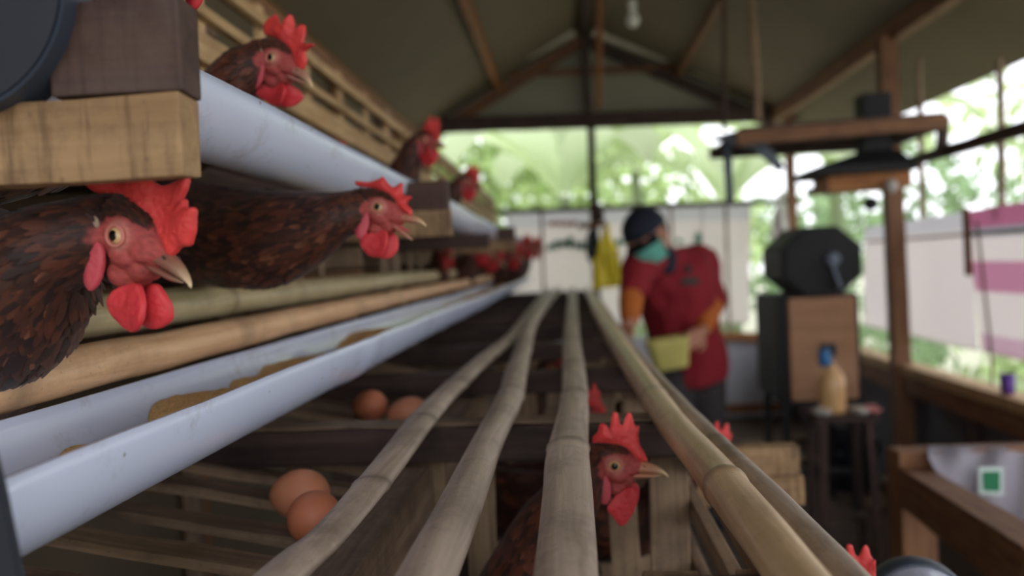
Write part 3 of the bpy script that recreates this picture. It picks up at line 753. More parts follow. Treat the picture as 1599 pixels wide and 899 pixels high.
def hen(label, eye, Y, yaw, pitch, roll, neck, comb=None, wattle=None, gape=0, vox=.0013, nf=2600, tone=1.0, group='brown laying hens', comb_y=0.0, lift=.12, headlift=0.0, beakc=(150, 96, 78), bs=1.0, wy=.0075, bl=1.0):
    """eye: pixel of the near eye; neck: world points (x, y, z, rw, rh) from behind the head to the rump"""
    Rm = (Matrix.Rotation(R_(yaw), 3, 'Z') @ Matrix.Rotation(R_(pitch), 3, 'Y') @ Matrix.Rotation(R_(roll), 3, 'X'))
    q = P(eye[0], eye[1], Y); org = q - Rm @ V(0, -.0145, 0)
    MH = Matrix.Translation(org) @ Rm.to_4x4(); MI = MH.inverted()
    base = Vector(neck[-1][:3]); base = base - V(0, 0, neck[-1][4])
    root = thing('hen', label, 'hen', base, group)
    # --- body
    head = [(2.35, -.45, .45, .45), (1.9, -.38, .78, .82), (1.3, -.28, 1.02, 1.15), (.6, -.1, 1.24, 1.5), (-.2, -.0, 1.40, 1.75), (-1.0, -.1, 1.48, 1.88), (-1.8, -.4, 1.56, 1.98)]
    st = [(x * .01, 0, z * .01, rw * .01, rh * .01) for x, z, rw, rh in head]
    for n_ in neck:
        l = MI @ Vector(n_[:3]); st.append((l.x, l.y, l.z, n_[3], n_[4]))
    hs = np.array(st); sm = catmull(hs, 5)
    L = np.array([list(r) for r in sm])
    v, f = sweep(L, 24, up=(0, 0, 1)); bm = bmesh.new(); vs = [bm.verts.new(p) for p in v]
    for fc in f: bm.faces.new([vs[i] for i in fc])
    for s in (-1, 1):   # eye orbit, cheek
        for (cx, cy, cz, rx, ry, rz) in ((0.0, 1.12, .0, .95, .38, .85), (1.0, .75, -.55, .9, .42, .45), (.2, 1.0, -1.1, .9, .5, .5), (.75, .25, -1.45, .95, .75, .75), (-.1, .3, -2.1, 1.1, .9, .9)):
            r_ = bmesh.ops.create_uvsphere(bm, u_segments=14, v_segments=10, radius=1)['verts']
            bmesh.ops.scale(bm, vec=(rx * .01, ry * .01, rz * .01), verts=r_); bmesh.ops.translate(bm, vec=(cx * .01, s * cy * .01, cz * .01), verts=r_)
    bmesh.ops.recalc_face_normals(bm, faces=bm.faces)
    me = voxel(mesh_of(bm), vox, 6); c = get_co(me); cc = c * 100
    # bare face mask
    nz = np.array([mn.noise(Vector(p * 2.2)) for p in cc])
    e1 = ((cc[:, 0] - .55) / 1.95) ** 2 + ((cc[:, 2] + .30 - .0) / 1.38) ** 2 + .28 * nz
    mk = 1 / (1 + np.exp((e1 - 1.0) * 14))
    crown = (cc[:, 2] > 1.1 - .25 * cc[:, 0]) & (np.abs(cc[:, 1]) < 1.6)
    mk = np.where(crown & (cc[:, 0] < 1.3), mk * .1, mk)
    mk = np.maximum(mk, 1 / (1 + np.exp(-(cc[:, 0] - 1.35) * 6)))
    throat = ((cc[:, 0] - .5) / 1.2) ** 2 + ((cc[:, 2] + 1.8) / 1.1) ** 2
    mk = np.maximum(mk, 1 / (1 + np.exp((throat - 1) * 8)))
    mk = np.where(cc[:, 0] < -2.6, 0, mk)
    if nf > 1500:   # wrinkles of the face
        nrm = np.empty(len(me.vertices) * 3); me.vertices.foreach_get('normal', nrm); nrm = nrm.reshape(-1, 3)
        wr = np.array([mn.noise(Vector((p[0] * 2.0, p[1] * 3, p[2] * 7))) for p in cc]); c = c + nrm * (wr * .00045 * mk)[:, None]; set_co(me, c)
    dr = np.sqrt(cc[:, 0] ** 2 + cc[:, 2] ** 2)
    ringc = np.exp(-((dr - .62) / .22) ** 2)[:, None]
    pink = np.array(lin(154, 66, 62)[:3]); pale = np.array(lin(206, 138, 124)[:3]); brn = np.array(lin(56, 32, 26)[:3]) * tone
    vein = np.clip(np.array([mn.noise(Vector((p[0] * 3, p[1] * 3, p[2] * 5 + 9))) for p in cc]) * .8 + .5, 0, 1)[:, None]
    face = pink * (.75 + .5 * vein) * (1 - ringc * .6) + pale * ringc * .6
    set_color(me, face * mk[:, None] + brn * (1 - mk[:, None]))
    body = link('body', me, M['hen_skin'], root, MH)
    # --- feathers
    tri_n = len(me.polygons); cen = np.empty(tri_n * 3); me.polygons.foreach_get('center', cen); cen = cen.reshape(-1, 3)
    nr = np.empty(tri_n * 3); me.polygons.foreach_get('normal', nr); nr = nr.reshape(-1, 3); ar = np.empty(tri_n); me.polygons.foreach_get('area', ar)
    fm = np.empty(tri_n); vi = [p.vertices[0] for p in me.polygons]; fm = mk[vi]
    cl = L[:, :3]; tg = np.gradient(cl, axis=0); tg /= np.linalg.norm(tg, axis=1)[:, None] + 1e-9
    cum = np.concatenate([[0], np.cumsum(np.linalg.norm(np.diff(cl, axis=0), axis=1))])
    def nearest(p): 
        d = ((p[:, None, :] - cl[None]) ** 2).sum(2); return d.argmin(1)
    ni = nearest(cen[:, :]) if tri_n < 60000 else np.concatenate([nearest(cen[i:i + 40000]) for i in range(0, tri_n, 40000)])
    s_ = cum[ni] * 100
    size = np.clip(.45 + (s_ - 2.5) * .15, .4, 2.2)      # cm length scale down the neck
    wgt = ar * (fm < .35) / size ** 1.5; wgt[s_ > 24] *= .5; wgt /= wgt.sum()
    idx = RNG.choice(tri_n, nf, p=wgt)
    Pp = cen[idx] + RNG.normal(0, .0003, (nf, 3)); N = nr[idx]; T = tg[ni[idx]] + RNG.normal(0, .10, (nf, 3)); Sz = size[idx] * .01 * RNG.uniform(.8, 1.3, nf)
    T = T - N * (T * N).sum(1)[:, None]; T /= np.linalg.norm(T, axis=1)[:, None] + 1e-9
    B = np.cross(N, T)
    us = [0, .3, .65, .9, 1.0]; ws = [.07, .13, .135, .07, .0]
    vv, ff, colr = [], [], []
    d1 = np.array(lin(92, 48, 32)[:3]); d2 = np.array(lin(40, 24, 20)[:3]); d3 = np.array(lin(136, 84, 58)[:3]); k_ = RNG.uniform(0, 1, nf) ** 1.3
    bigs = (s_[idx] > 7)
    base_c = (d2 + (d1 - d2) * k_[:, None]) * tone; tipc = np.where((RNG.uniform(0, 1, nf) < .07)[:, None] & bigs[:, None], d3, base_c * 1.5)
    rows = []
    for u, w_ in zip(us, ws):
        ctr = Pp + T * (u * Sz)[:, None] + N * (.0002 + Sz * (lift * u - .10 * u * u))[:, None]
        for sgn in (-1, 0, 1):
            rows.append(ctr + B * (sgn * w_ * Sz)[:, None] - N * (abs(sgn) * .10 * w_ * Sz)[:, None])
            colr.append(base_c + (tipc - base_c) * (u * (1.0 if sgn else .5)))
    vv = np.stack(rows, 1).reshape(-1, 3); colr = np.stack(colr, 1).reshape(-1, 3)
    pat = []
    for r in range(4):
        for s in (0, 1): pat.append((r * 3 + s, r * 3 + s + 1, (r + 1) * 3 + s + 1, (r + 1) * 3 + s))
    pat = np.array(pat); ff = (pat[None] + (np.arange(nf) * 15)[:, None, None]).reshape(-1, 4)
    fme = bpy.data.meshes.new('feathers'); fme.vertices.add(len(vv)); fme.vertices.foreach_set('co', vv.ravel())
    fme.loops.add(ff.size); fme.loops.foreach_set('vertex_index', ff.ravel()); fme.polygons.add(len(ff)); fme.polygons.foreach_set('loop_start', np.arange(len(ff)) * 4); fme.polygons.foreach_set('loop_total', np.full(len(ff), 4))
    fme.update(calc_edges=True); fme.polygons.foreach_set('use_smooth', np.ones(len(ff), bool)); set_color(fme, colr)
    link('feathers', fme, M['feather'], root, MH)
    # --- comb, wattles from pixel outlines cast onto the head's own planes
    def outl(px, yoff):
        out = []
        for (x, y) in px:
            d = MI.to_3x3() @ ray(x, y); o_ = MI @ CAMP; t = (yoff - o_.y) / d.y; r_ = o_ + d * t; out.append((r_.x, r_.z))
        return out
    cp = outl(comb, comb_y) if comb else [(a * .01, b * .01) for a, b in COMB_K]
    fine = min(vox * .6, .0008) if nf > 1500 else .0014
    link('comb', lens(cp, comb_y, .0042, fine, .006, bend=.10, minf=.25, rounds=1, rat=.14), M['comb'], root, MH)
    for s in (-1, 1):
        y0 = s * wy
        if wattle and s == -1: wp = outl(wattle, y0)
        elif wattle: 
            wp = [(a + .002, b * .96 - .0005) for a, b in outl(wattle, -wy)]
        else: wp = [(a * .01, b * .01) for a, b in WATTLE_K]
        link('wattle', lens(wp, y0, .0040, fine * 1.2, .010, minf=.3, cup=s * .8), M['wattle'], root, MH)
        lp = [(-.7, -.8), (-.35, -1.7), (-.4, -2.8), (-.8, -3.5), (-1.4, -3.2), (-1.85, -2.2), (-1.85, -1.2), (-1.4, -.7)]
        link('ear_lobe', lens([(a * .01, b * .01) for a, b in lp], s * .0150, .0030, fine * 1.4, .006, minf=.3, cup=-s * .4), M['lobe'], root, MH)
        me_ = sphere_mesh(.0042, .0016, .0030); link('ear_tuft', me_, M['eartuft'], root, MH @ Matrix.Translation((-.0165, s * .0157, .0015)) @ Matrix.Rotation(R_(20), 4, 'Y'))
        # eye : ball, iris and pupil by polygon
        e_ = sphere_mesh(.0058, .0049, .0058, 40, 40); e_.transform(Matrix.Rotation(R_(90), 4, 'X'))
        e_.materials.append(M['eyelid']); e_.materials.append(M['iris']); e_.materials.append(M['pupil'])
        for p in e_.polygons:
            r_ = math.hypot(p.center.x, p.center.z); p.material_index = (2 if r_ < .0029 else 1 if r_ < .0047 else 0) if p.center.y * s > 0 else 0
        link('eye', e_, None, root, MH @ Matrix.Translation((0, s * .0116, 0)))
        bm = bmesh.new(); tv = []
        for i in range(28):
            a = 2 * math.pi * i / 28; rr_ = .0058 + .0003 * math.sin(a * 2); row = []
            for j in range(8):
                b_ = 2 * math.pi * j / 8; row.append(bm.verts.new(((rr_ + .0009 * math.cos(b_)) * math.cos(a) * 1.06, .0010 * math.sin(b_), (rr_ + .0009 * math.cos(b_)) * math.sin(a) * .92)))
            tv.append(row)
        for i in range(28):
            for j in range(8): bm.faces.new((tv[i][j], tv[(i + 1) % 28][j], tv[(i + 1) % 28][(j + 1) % 8], tv[i][(j + 1) % 8]))
        bmesh.ops.recalc_face_normals(bm, faces=bm.faces)
        link('eyelid', mesh_of(bm, smooth=True), M['eyelid'], root, MH @ Matrix.Translation((0, s * .0150, 0)))
    # --- beak
    for nm, stn, gp in (('upper_beak', BEAK_U, -gape * .35), ('lower_beak', BEAK_L, gape * .65)):
        b_ = loft_x(stn); c = get_co(b_)
        c[:, 1] *= 1 - .25 * np.clip((c[:, 2] * 100 + .3) / .6, -1, 1) * (nm == 'upper_beak')
        c[:, 2] = (c[:, 2] + .009) * bs - .009; c[:, 0] = .014 + (c[:, 0] - .014) * bl; set_co(b_, c); t = np.clip((c[:, 0] * 100 - 1.9) / 2.6, 0, 1)[:, None]
        horn = np.array(lin(*beakc)[:3]); mid = np.array(lin(beakc[0] + 36, beakc[1] + 38, beakc[2] + 30)[:3]); tipc_ = np.array(lin(228, 200, 156)[:3])
        col = horn * (1 - t) ** 1 + mid * (t * (1 - t) * 1.0) + tipc_ * t ** 4
        set_color(b_, col)
        piv = V(.013, 0, -.0090)
        link(nm, b_, M['beak'], root, MH @ Matrix.Translation(piv) @ Matrix.Rotation(R_(gp), 4, 'Y') @ Matrix.Translation(-piv))
    for s in (-1, 1):
        link('nostril', sphere_mesh(.0016, .0006, .0007), M['panel_dark'], root, MH @ Matrix.Translation((.0255, s * .0046, -.0022)) @ Matrix.Rotation(R_(18), 4, 'Y'))
    if gape:
        link('tongue', sphere_mesh(.009, .0025, .0012), M['lobe'], root, MH @ Matrix.Translation((.024, 0, -.0125)) @ Matrix.Rotation(R_(gape * .35), 4, 'Y'))
    root['_mh'] = [x for r_ in MH for x in r_]
    return root, MH
def children(o): return [c for c in COL.objects if c.parent == o]
PROTOCH = {}
def copy_hen(src, MHs, label, eye, Y, yaw, pitch, roll=0, scale=1.0):
    Rm = (Matrix.Rotation(R_(yaw), 3, 'Z') @ Matrix.Rotation(R_(pitch), 3, 'Y') @ Matrix.Rotation(R_(roll), 3, 'X'))
    q = P(eye[0], eye[1], Y); org = q - Rm @ V(0, -.0145 * scale, 0); MHn = Matrix.Translation(org) @ Rm.to_4x4() @ Matrix.Scale(scale, 4)
    r = src.copy(); COL.objects.link(r); rel = MHs.inverted() @ ROOTM[src.name]
    r.matrix_world = MHn @ rel; ROOTM[r.name] = MHn @ rel
    r['label'] = label
    if src.name not in PROTOCH: PROTOCH[src.name] = children(src)
    for ch in PROTOCH[src.name]:
        c = ch.copy(); COL.objects.link(c); c.parent = r
    return r

def pn(px, py, Y, r, r2=None): q = P(px, py, Y); return (q.x, q.y, q.z, r, r2 or r)
# A : nearest hen, lower left
combA = [(118, 268), (150, 300), (188, 315), (222, 328), (230, 366), (253, 380), (268, 402), (283, 386), (300, 384), (308, 363), (313, 323), (294, 326), (290, 309), (276, 316), (286, 294), (288, 270), (252, 292), (234, 276), (214, 262), (190, 284), (160, 262)]
watA = [(216, 440), (226, 460), (232, 480), (230, 505), (214, 520), (196, 514), (182, 492), (180, 468), (190, 448)]
hA, mA = hen('nearest hen at far left with a big bright red comb, under the pale timber block', (181, 368), .395, -23, 24, 0,
    [pn(95, 385, .41, .023, .024), pn(55, 425, .42, .032, .037), pn(15, 460, .44, .040, .049), pn(-60, 470, .47, .052, .058), pn(-190, 480, .55, .065, .066), pn(-310, 480, .64, .060, .06), pn(-400, 440, .70, .03, .03)],
    combA, watA, 3, .0010, 11000, tone=.62, beakc=(124, 74, 62), bs=.8, bl=.93, wy=.0050)
# B : open-beaked hen
combB = [(556, 290), (554, 282), (578, 284), (596, 280), (600, 276), (606, 286), (614, 293), (627, 283), (628, 304), (645, 307), (632, 317), (644, 328), (641, 338), (626, 326), (612, 312), (600, 300), (584, 294)]
watB = [(600, 358), (608, 365), (606, 388), (594, 402), (578, 402), (566, 388), (566, 374), (576, 362)]
hB, mB = hen('brown hen with open beak stretching out over the pale green bamboo, below the upper trough', (590, 323), .74, -12, 17, -8,
    [pn(535, 335, .745, .020, .0215), pn(490, 352, .75, .028, .034), pn(430, 370, .76, .036, .046), pn(375, 372, .79, .045, .050), pn(300, 365, .86, .058, .055), pn(200, 375, .95, .062, .058), pn(130, 365, 1.02, .03, .03)],
    combB, watB, 36, .0013, 10000, tone=.78, comb_y=-.003, beakc=(170, 100, 84), bs=.85)
# C : upper hen
combC = [(412, 54), (411, 40), (416, 30), (426, 20), (434, 31), (442, 44), (449, 32), (458, 22), (459, 40), (458, 50), (466, 36), (472, 38), (474, 54), (471, 68), (496, 70), (477, 80), (480, 96), (474, 109), (464, 106), (456, 90), (448, 74), (438, 62), (424, 56)]
watC = [(440, 128), (452, 136), (455, 148), (446, 162), (434, 168), (418, 160), (406, 146), (404, 132), (420, 126)]
hC, mC = hen('hen peering over the upper white trough with a tall spiky comb', (424, 90), .76, -24, 26, 0,
    [pn(384, 112, .775, .021, .024), pn(355, 140, .79, .025, .029), pn(330, 178, .82, .032, .036), pn(285, 205, .86, .044, .045), pn(215, 215, .93, .055, .05), pn(140, 215, .99, .03, .03)],
    combC, watC, 2, .0013, 6000, beakc=(158, 104, 92), bs=.9, wy=.003)
# K : hen under the bamboo poles
ck = lambda L: [(900 + x / 4.087, 620 + y / 4.087) for x, y in L]
combK = ck([(95, 310), (100, 255), (135, 225), (150, 165), (190, 170), (212, 215), (225, 160), (232, 90), (265, 95), (280, 180), (300, 180), (325, 95), (350, 110), (370, 180), (380, 190), (405, 182), (390, 240), (402, 300), (440, 360), (455, 410), (420, 410), (380, 400), (340, 350), (250, 300), (150, 292)])
watK = ck([(348, 565), (385, 600), (384, 690), (350, 760), (305, 822), (270, 815), (235, 760), (190, 700), (230, 640), (290, 590)])
hK, mK = hen('hen looking right from beneath the bamboo poles, between the flat and the round pole', (960, 727), .70, -6, 1, -2,
    [pn(912, 742, .705, .0185, .022), pn(888, 785, .71, .024, .026), pn(858, 840, .72, .032, .036), pn(828, 930, .74, .050, .050), pn(800, 1010, .78, .055, .055), pn(770, 1060, .84, .03, .03)],
    combK, watK, 1, .0013, 6000, beakc=(176, 116, 88), bs=.92)
# prototype for the blurred farther hens (lighter meshes)
pr = P(662, 222, 1.57)
def nk(dx, dy, dz, r, r2): return (pr.x + dx, pr.y + dy, pr.z + dz, r, r2)
hD, mD = hen('hen above the upper trough beside the second timber bracket', (662, 218), 1.57, -30, 12, 0,
    [nk(-.026, .02, -.012, .021, .024), nk(-.042, .03, -.040, .029, .030), nk(-.065, .045, -.075, .040, .040), nk(-.12, .07, -.085, .055, .05), nk(-.20, .11, -.07, .055, .05), nk(-.26, .14, -.04, .025, .025)],
    None, None, 0, .0022, 1100)
far = [('hen above the upper trough, farthest and smallest of its row', (729, 283), 2.05, -20, 15, 0, 1),
       ('upper hen showing only a sliver of comb above the trough rim', (516, 257), 1.50, -45, 10, 0, 1),
       ('upper hen above the nearest bracket, only red flesh in view at the top edge', (250, -145), .43, -15, 5, 0, .95),
       ('hen in the lower row, brown head in shade just right of the second bracket', (690, 392), 2.35, -62, 12, 0, 1.1),
       ('hen in the lower row, pale-faced, below the second trough segment', (746, 388), 2.75, -40, 12, 0, 1.2),
       ('hen in the lower row with drooping red head over the far trough', (770, 400), 3.0, -25, 35, 0, 1.25),
       ('hen in the lower row under the third bracket', (801, 398), 3.6, -30, 20, 0, 1.3),
       ('hen in the lower row, upright with tall red comb near the end of the trough', (820, 384), 4.1, -20, -5, 0, 1.35),
       ('last hen of the lower row, farthest along the trough', (834, 386), 4.5, -15, 5, 0, 1.35),
       ('hen inside the central cage whose comb shows right behind the cross beam', (915, 652), 1.13, -5, 0, 0, 1),
       ('hen inside the central cage in shade behind the pale block, dark red comb', (985, 640), 1.27, -40, 0, 0, 1),
       ('small far hen inside the central cage, pink comb tip between two poles', (862, 574), 1.75, -5, 0, 0, 1),
       ('hen on the right side of the central cage, red comb beyond the round pole', (1108, 716), 1.03, -15, 12, 0, 1),
       ]
for (lab, eye, Y, ya, pi, ro, sc_) in far: copy_hen(hD, mD, lab, eye, Y, ya, pi, ro, sc_)
copy_hen(hD, mD, 'hen at the bottom edge, only comb points in view beside the dark trough cap', (1322, 935), .70, -35, 0, 0, .95)

# ================================================================== END WALL AND RIGHT WALL HANGINGS
def tarp_mat(name, stops, tr=.7):
    """white woven tarp with printed stripes (by height), some light coming through"""
    m, nt, b = new_mat(name); L = nt.links
    tc = nd(nt, 'ShaderNodeTexCoord'); sp = nd(nt, 'ShaderNodeSeparateXYZ'); L.new(tc.outputs['Generated'], sp.inputs[0])
    cr = nd(nt, 'ShaderNodeValToRGB'); cr.color_ramp.interpolation = 'CONSTANT'
    e = cr.color_ramp.elements; e[0].position = 0; e[0].color = lin(*stops[0][1]); e[1].position = stops[1][0]; e[1].color = lin(*stops[1][1])
    for p, c in stops[2:]: q = e.new(p); q.color = lin(*c)
    L.new(sp.outputs['Z'], cr.inputs[0]); L.new(cr.outputs[0], b.inputs['Base Color']); b.inputs['Roughness'].default_value = .7
    t = nd(nt, 'ShaderNodeBsdfTranslucent'); L.new(cr.outputs[0], t.inputs[0]); mx = nd(nt, 'ShaderNodeMixShader'); mx.inputs[0].default_value = tr
    L.new(b.outputs[0], mx.inputs[1]); L.new(t.outputs[0], mx.inputs[2]); L.new(mx.outputs[0], nt.nodes['Material Output'].inputs[0]); return m
W1, W2 = (240, 234, 234), (226, 224, 228)
M['tarp_w'] = tarp_mat('white_tarp', [(0, W1), (.86, W2)])
M['tarp_p'] = tarp_mat('pink_white_striped_tarp', [(0, (226, 206, 216)), (.14, W1), (.42, (222, 184, 202)), (.62, W1), (.78, (200, 198, 204)), (.84, (212, 164, 186))])
def sheet(name, label, cat, a, b, c, d, mat, wav=.012, n=30, group=None):
    o = quad_sheet(name, a, b, c, d, mat, .002, n, wav, None)
    for p in o.data.polygons: p.use_smooth = True
    return set_props(o, label, cat, group)
yb = YE + .02
sheet('tarp', 'wide white printed tarp across the far wall under the dark rail', 'tarp', P(790, 332, yb), P(1100, 319, yb), P(1100, 500, yb), P(790, 520, yb), 'tarp_w')
sheet('tarp', 'narrow plain white tarp panel at the right end of the far wall', 'tarp', P(1097, 320, yb + .03), P(1172, 317, yb + .03), P(1170, 505, yb + .03), P(1095, 505, yb + .03), 'tarp_w')
def marks():
    root = thing('tarp_print', 'faded green and red print on the far white tarp', 'print', P(890, 400, yb - .02))
    random.seed(3)
    def blob(name, x, y, wd, h, mat):
        n = 9; bm = bmesh.new(); pts = []
        for k in range(n):
            a = 2 * math.pi * k / n; r = random.uniform(.7, 1.1); pts.append((x + wd / 2 * r * math.cos(a), y + h / 2 * r * math.sin(a)))
        A = [bm.verts.new(P(px, py, yb - .014)) for px, py in pts]; B = [bm.verts.new(P(px, py, yb + .006)) for px, py in pts]
        bm.faces.new(A); bm.faces.new(B[::-1])
        for k in range(n): bm.faces.new((A[k], B[k], B[(k + 1) % n], A[(k + 1) % n]))
        bmesh.ops.recalc_face_normals(bm, faces=bm.faces); link(name, mesh_of(bm), M[mat], root)
    for k, (x, y, w_, h) in enumerate([(858, 386, 10, 12), (868, 382, 11, 16), (879, 380, 12, 14), (890, 378, 11, 19), (900, 383, 9, 12), (909, 384, 11, 14), (965, 378, 10, 12), (976, 377, 11, 13), (1090, 372, 14, 22), (1060, 376, 12, 10)]): blob('green_glyph', x, y, w_, h, 'mark_green')
    for x in (862, 874, 886, 896): blob('red_glyph', x, 349, 11, 8, 'mark_red')
marks()
for px in (845, 1047, 1133): trim(P(px, 322, yb - .035), P(px + 6, 520, yb - .035), .02, .02, 'timber_grey', (0, 1, 0))
# right wall tarps
XR = 1.635
sheet('tarp', 'long white tarp hung along the right wall on both sides of the brown post', 'tarp', PX(1346, 356, XR), PX(1509, 329, XR), PX(1530, 548, XR), PX(1350, 508, XR), 'tarp_w', .015)
sheet('tarp', 'pink and white striped tarp at the right edge, nearest on the right wall', 'tarp', PX(1506, 331, XR - .02), PX(1760, 286, XR - .02), PX(1780, 606, XR - .02), PX(1536, 548, XR - .02), 'tarp_p', .015)
beam('tarp_batten', PX(1508, 325, XR - .045), PX(1513, 430, XR - .045), .035, .015, 'timber_brown', None, (1, 0, 0))
set_props(bpy.data.objects['tarp_batten'], 'short brown batten where the white and pink tarps meet', 'batten')
beam('tarp_batten', PX(1346, 378, XR - .04), PX(1700, 352, XR - .04), .012, .012, 'timber_grey', None)
set_props(bpy.data.objects['tarp_batten.001'], 'thin grey horizontal lath across the tarps of the right wall', 'batten')

# ------------------------------------------------------------------ yellow and dark bags on the far post
def bag(name, label, outline, Y, dep, mat, knot=None):
    root = thing(name, label, 'bag', P(sum(p[0] for p in outline) / len(outline), max(p[1] for p in outline), Y))
    bm = bmesh.new(); n = len(outline); A = [bm.verts.new(P(x, y, Y - dep)) for x, y in outline]; B = [bm.verts.new(P(x, y, Y + dep)) for x, y in outline]
    bm.faces.new(A); bm.faces.new(B[::-1])
    for k in range(n): bm.faces.new((A[k], B[k], B[(k + 1) % n], A[(k + 1) % n]))
    bmesh.ops.triangulate(bm, faces=[f for f in bm.faces if len(f.verts) > 4]); bmesh.ops.recalc_face_normals(bm, faces=bm.faces)
    me = voxel(mesh_of(bm), .006, 8); c = get_co(me)
    c += np.array([[mn.noise(Vector((p[0] * 30, 2, p[2] * 8))) * .008, mn.noise(Vector((p[0] * 28, 5, p[2] * 7))) * .022, 0] for p in c]); set_co(me, c)
    link('pouch', me, M[mat], root)
    if knot: link('handle_knot', sphere_mesh(.03, .025, .02), M[mat], root, Matrix.Translation(P(knot[0], knot[1], Y)))
    return root
bag('plastic_bag', 'bright yellow plastic bag hanging on the far post', [(944, 350), (950, 350), (958, 378), (968, 396), (970, 440), (966, 448), (940, 450), (930, 455), (925, 448), (927, 410), (935, 380)], 5.80, .05, 'yellow_bag', (947, 352))
bag('plastic_bag', 'dark green limp bag hanging left of the yellow one', [(922, 352), (932, 352), (936, 376), (932, 406), (920, 410), (914, 392), (916, 368)], 5.82, .04, 'dark_bag', (928, 352))
ob = beam('peg_board', P(903, 353, 5.80), P(946, 350, 5.80), .12, .035, 'timber_brown', None); set_props(ob, 'short horizontal brown peg board nailed across the far post', 'peg board')
ob = tube('cloth_bundle', [P(928, 322, 5.8), P(935, 332, 5.78), P(934, 342, 5.8)], .042, 'timber_dark'); set_props(ob, 'dark brown bundle tied to the far post above the yellow bag', 'bundle')
ob = tube('cloth_bundle', [P(930, 455, 5.87), P(934, 468, 5.87), P(932, 480, 5.87)], .03, 'navy_cloth'); set_props(ob, 'small dark bundle just below the yellow bag', 'bundle')

# ------------------------------------------------------------------ lamp hanging near the ridge
def lamp():
    c = P(988, 30, 4.3); root = thing('hanging_lamp', 'white bulb hanging under the right roof slope', 'lamp', c)
    me = lathe([(.0001, -.040), (.018, -.037), (.032, -.020), (.034, 0), (.026, .022), (.016, .036), (.015, .05)], 24); link('bulb', me, M['glass_white'], root, Matrix.Translation(c))
    me = lathe([(.017, .045), (.022, .05), (.022, .095), (.010, .105)], 20); link('lamp_holder', me, M['glass_white'], root, Matrix.Translation(c))
    tube('cord', [c + V(0, 0, .10), c + V(.0, 0, .3), c + V(.0, 0, .30) + V(0, 0, .1)], .004, 'timber_dark', root)
lamp()

# ================================================================== MACHINE CORNER
YM = 3.55
def machine():
    c = P(1283, 408, YM); rr = 63 / FPX * YM
    root = thing('egg_machine', 'black machine with an octagonal drum on a plywood-fronted cabinet', 'machine', (c.x, YM + .2, 0))
    oc = [(c.x + rr * math.cos(R_(22.5 + 45 * k)) * 1.03, c.z + rr * .92 * math.sin(R_(22.5 + 45 * k))) for k in range(8)]
    prism('drum', oc, YM, YM + .34, 'black_metal', root)
    oc2 = [(c.x + (x - c.x) * .93, c.z + (z - c.z) * .93) for x, z in oc]; prism('drum_cover', oc2, YM - .012, YM + .004, 'black_metal', root)
    beam('crank_arm', P(1297, 405, YM - .03), P(1311, 446, YM - .03), .025, .014, 'slate_metal', root)
    tube('crank_handle', [P(1311, 446, YM - .03), P(1311, 446, YM - .14)], .012, 'slate_metal', root)
    me = lathe([(.0001, 0), (.03, 0), (.03, .03), (.0001, .03)], 20); me.transform(Matrix.Rotation(R_(90), 4, 'X')); link('hub', me, M['slate_metal'], root, Matrix.Translation(V(P(1297, 405, YM).x, YM - .008, P(1297, 405, YM).z)))
    a = P(1214, 462, YM); b = P(1340, 458, YM); bot = P(1225, 632, YM).z
    prism('cabinet', [(a.x, bot), (b.x + .01, bot), (b.x + .01, b.z), (a.x, b.z)], YM + .02, YM + .42, 'black_metal', root)
    f0 = P(1231, 467, YM); f1 = P(1336, 462, YM); fb = bot + .015
    prism('front_panel', [(f0.x, fb), (f1.x, fb), (f1.x, f1.z), (f0.x, f1.z)], YM - .002, YM + .022, 'ply', root)
    h = P(1292, 545, YM); prism('outlet', [(h.x - .03, h.z - .03), (h.x + .03, h.z - .03), (h.x + .03, h.z + .025), (h.x - .03, h.z + .025)], YM - .03, YM + .0, 'black_plastic', root)
    for x in (a.x + .03, b.x - .02):
        for y in (YM + .05, YM + .38): beam('leg', (x, y, 0), (x, y, bot + .01), .03, .03, 'black_metal', root, (0, 1, 0))
    beam('stretcher', (a.x + .03, YM + .05, .22), (b.x - .02, YM + .05, .22), .02, .03, 'black_metal', root)
machine()
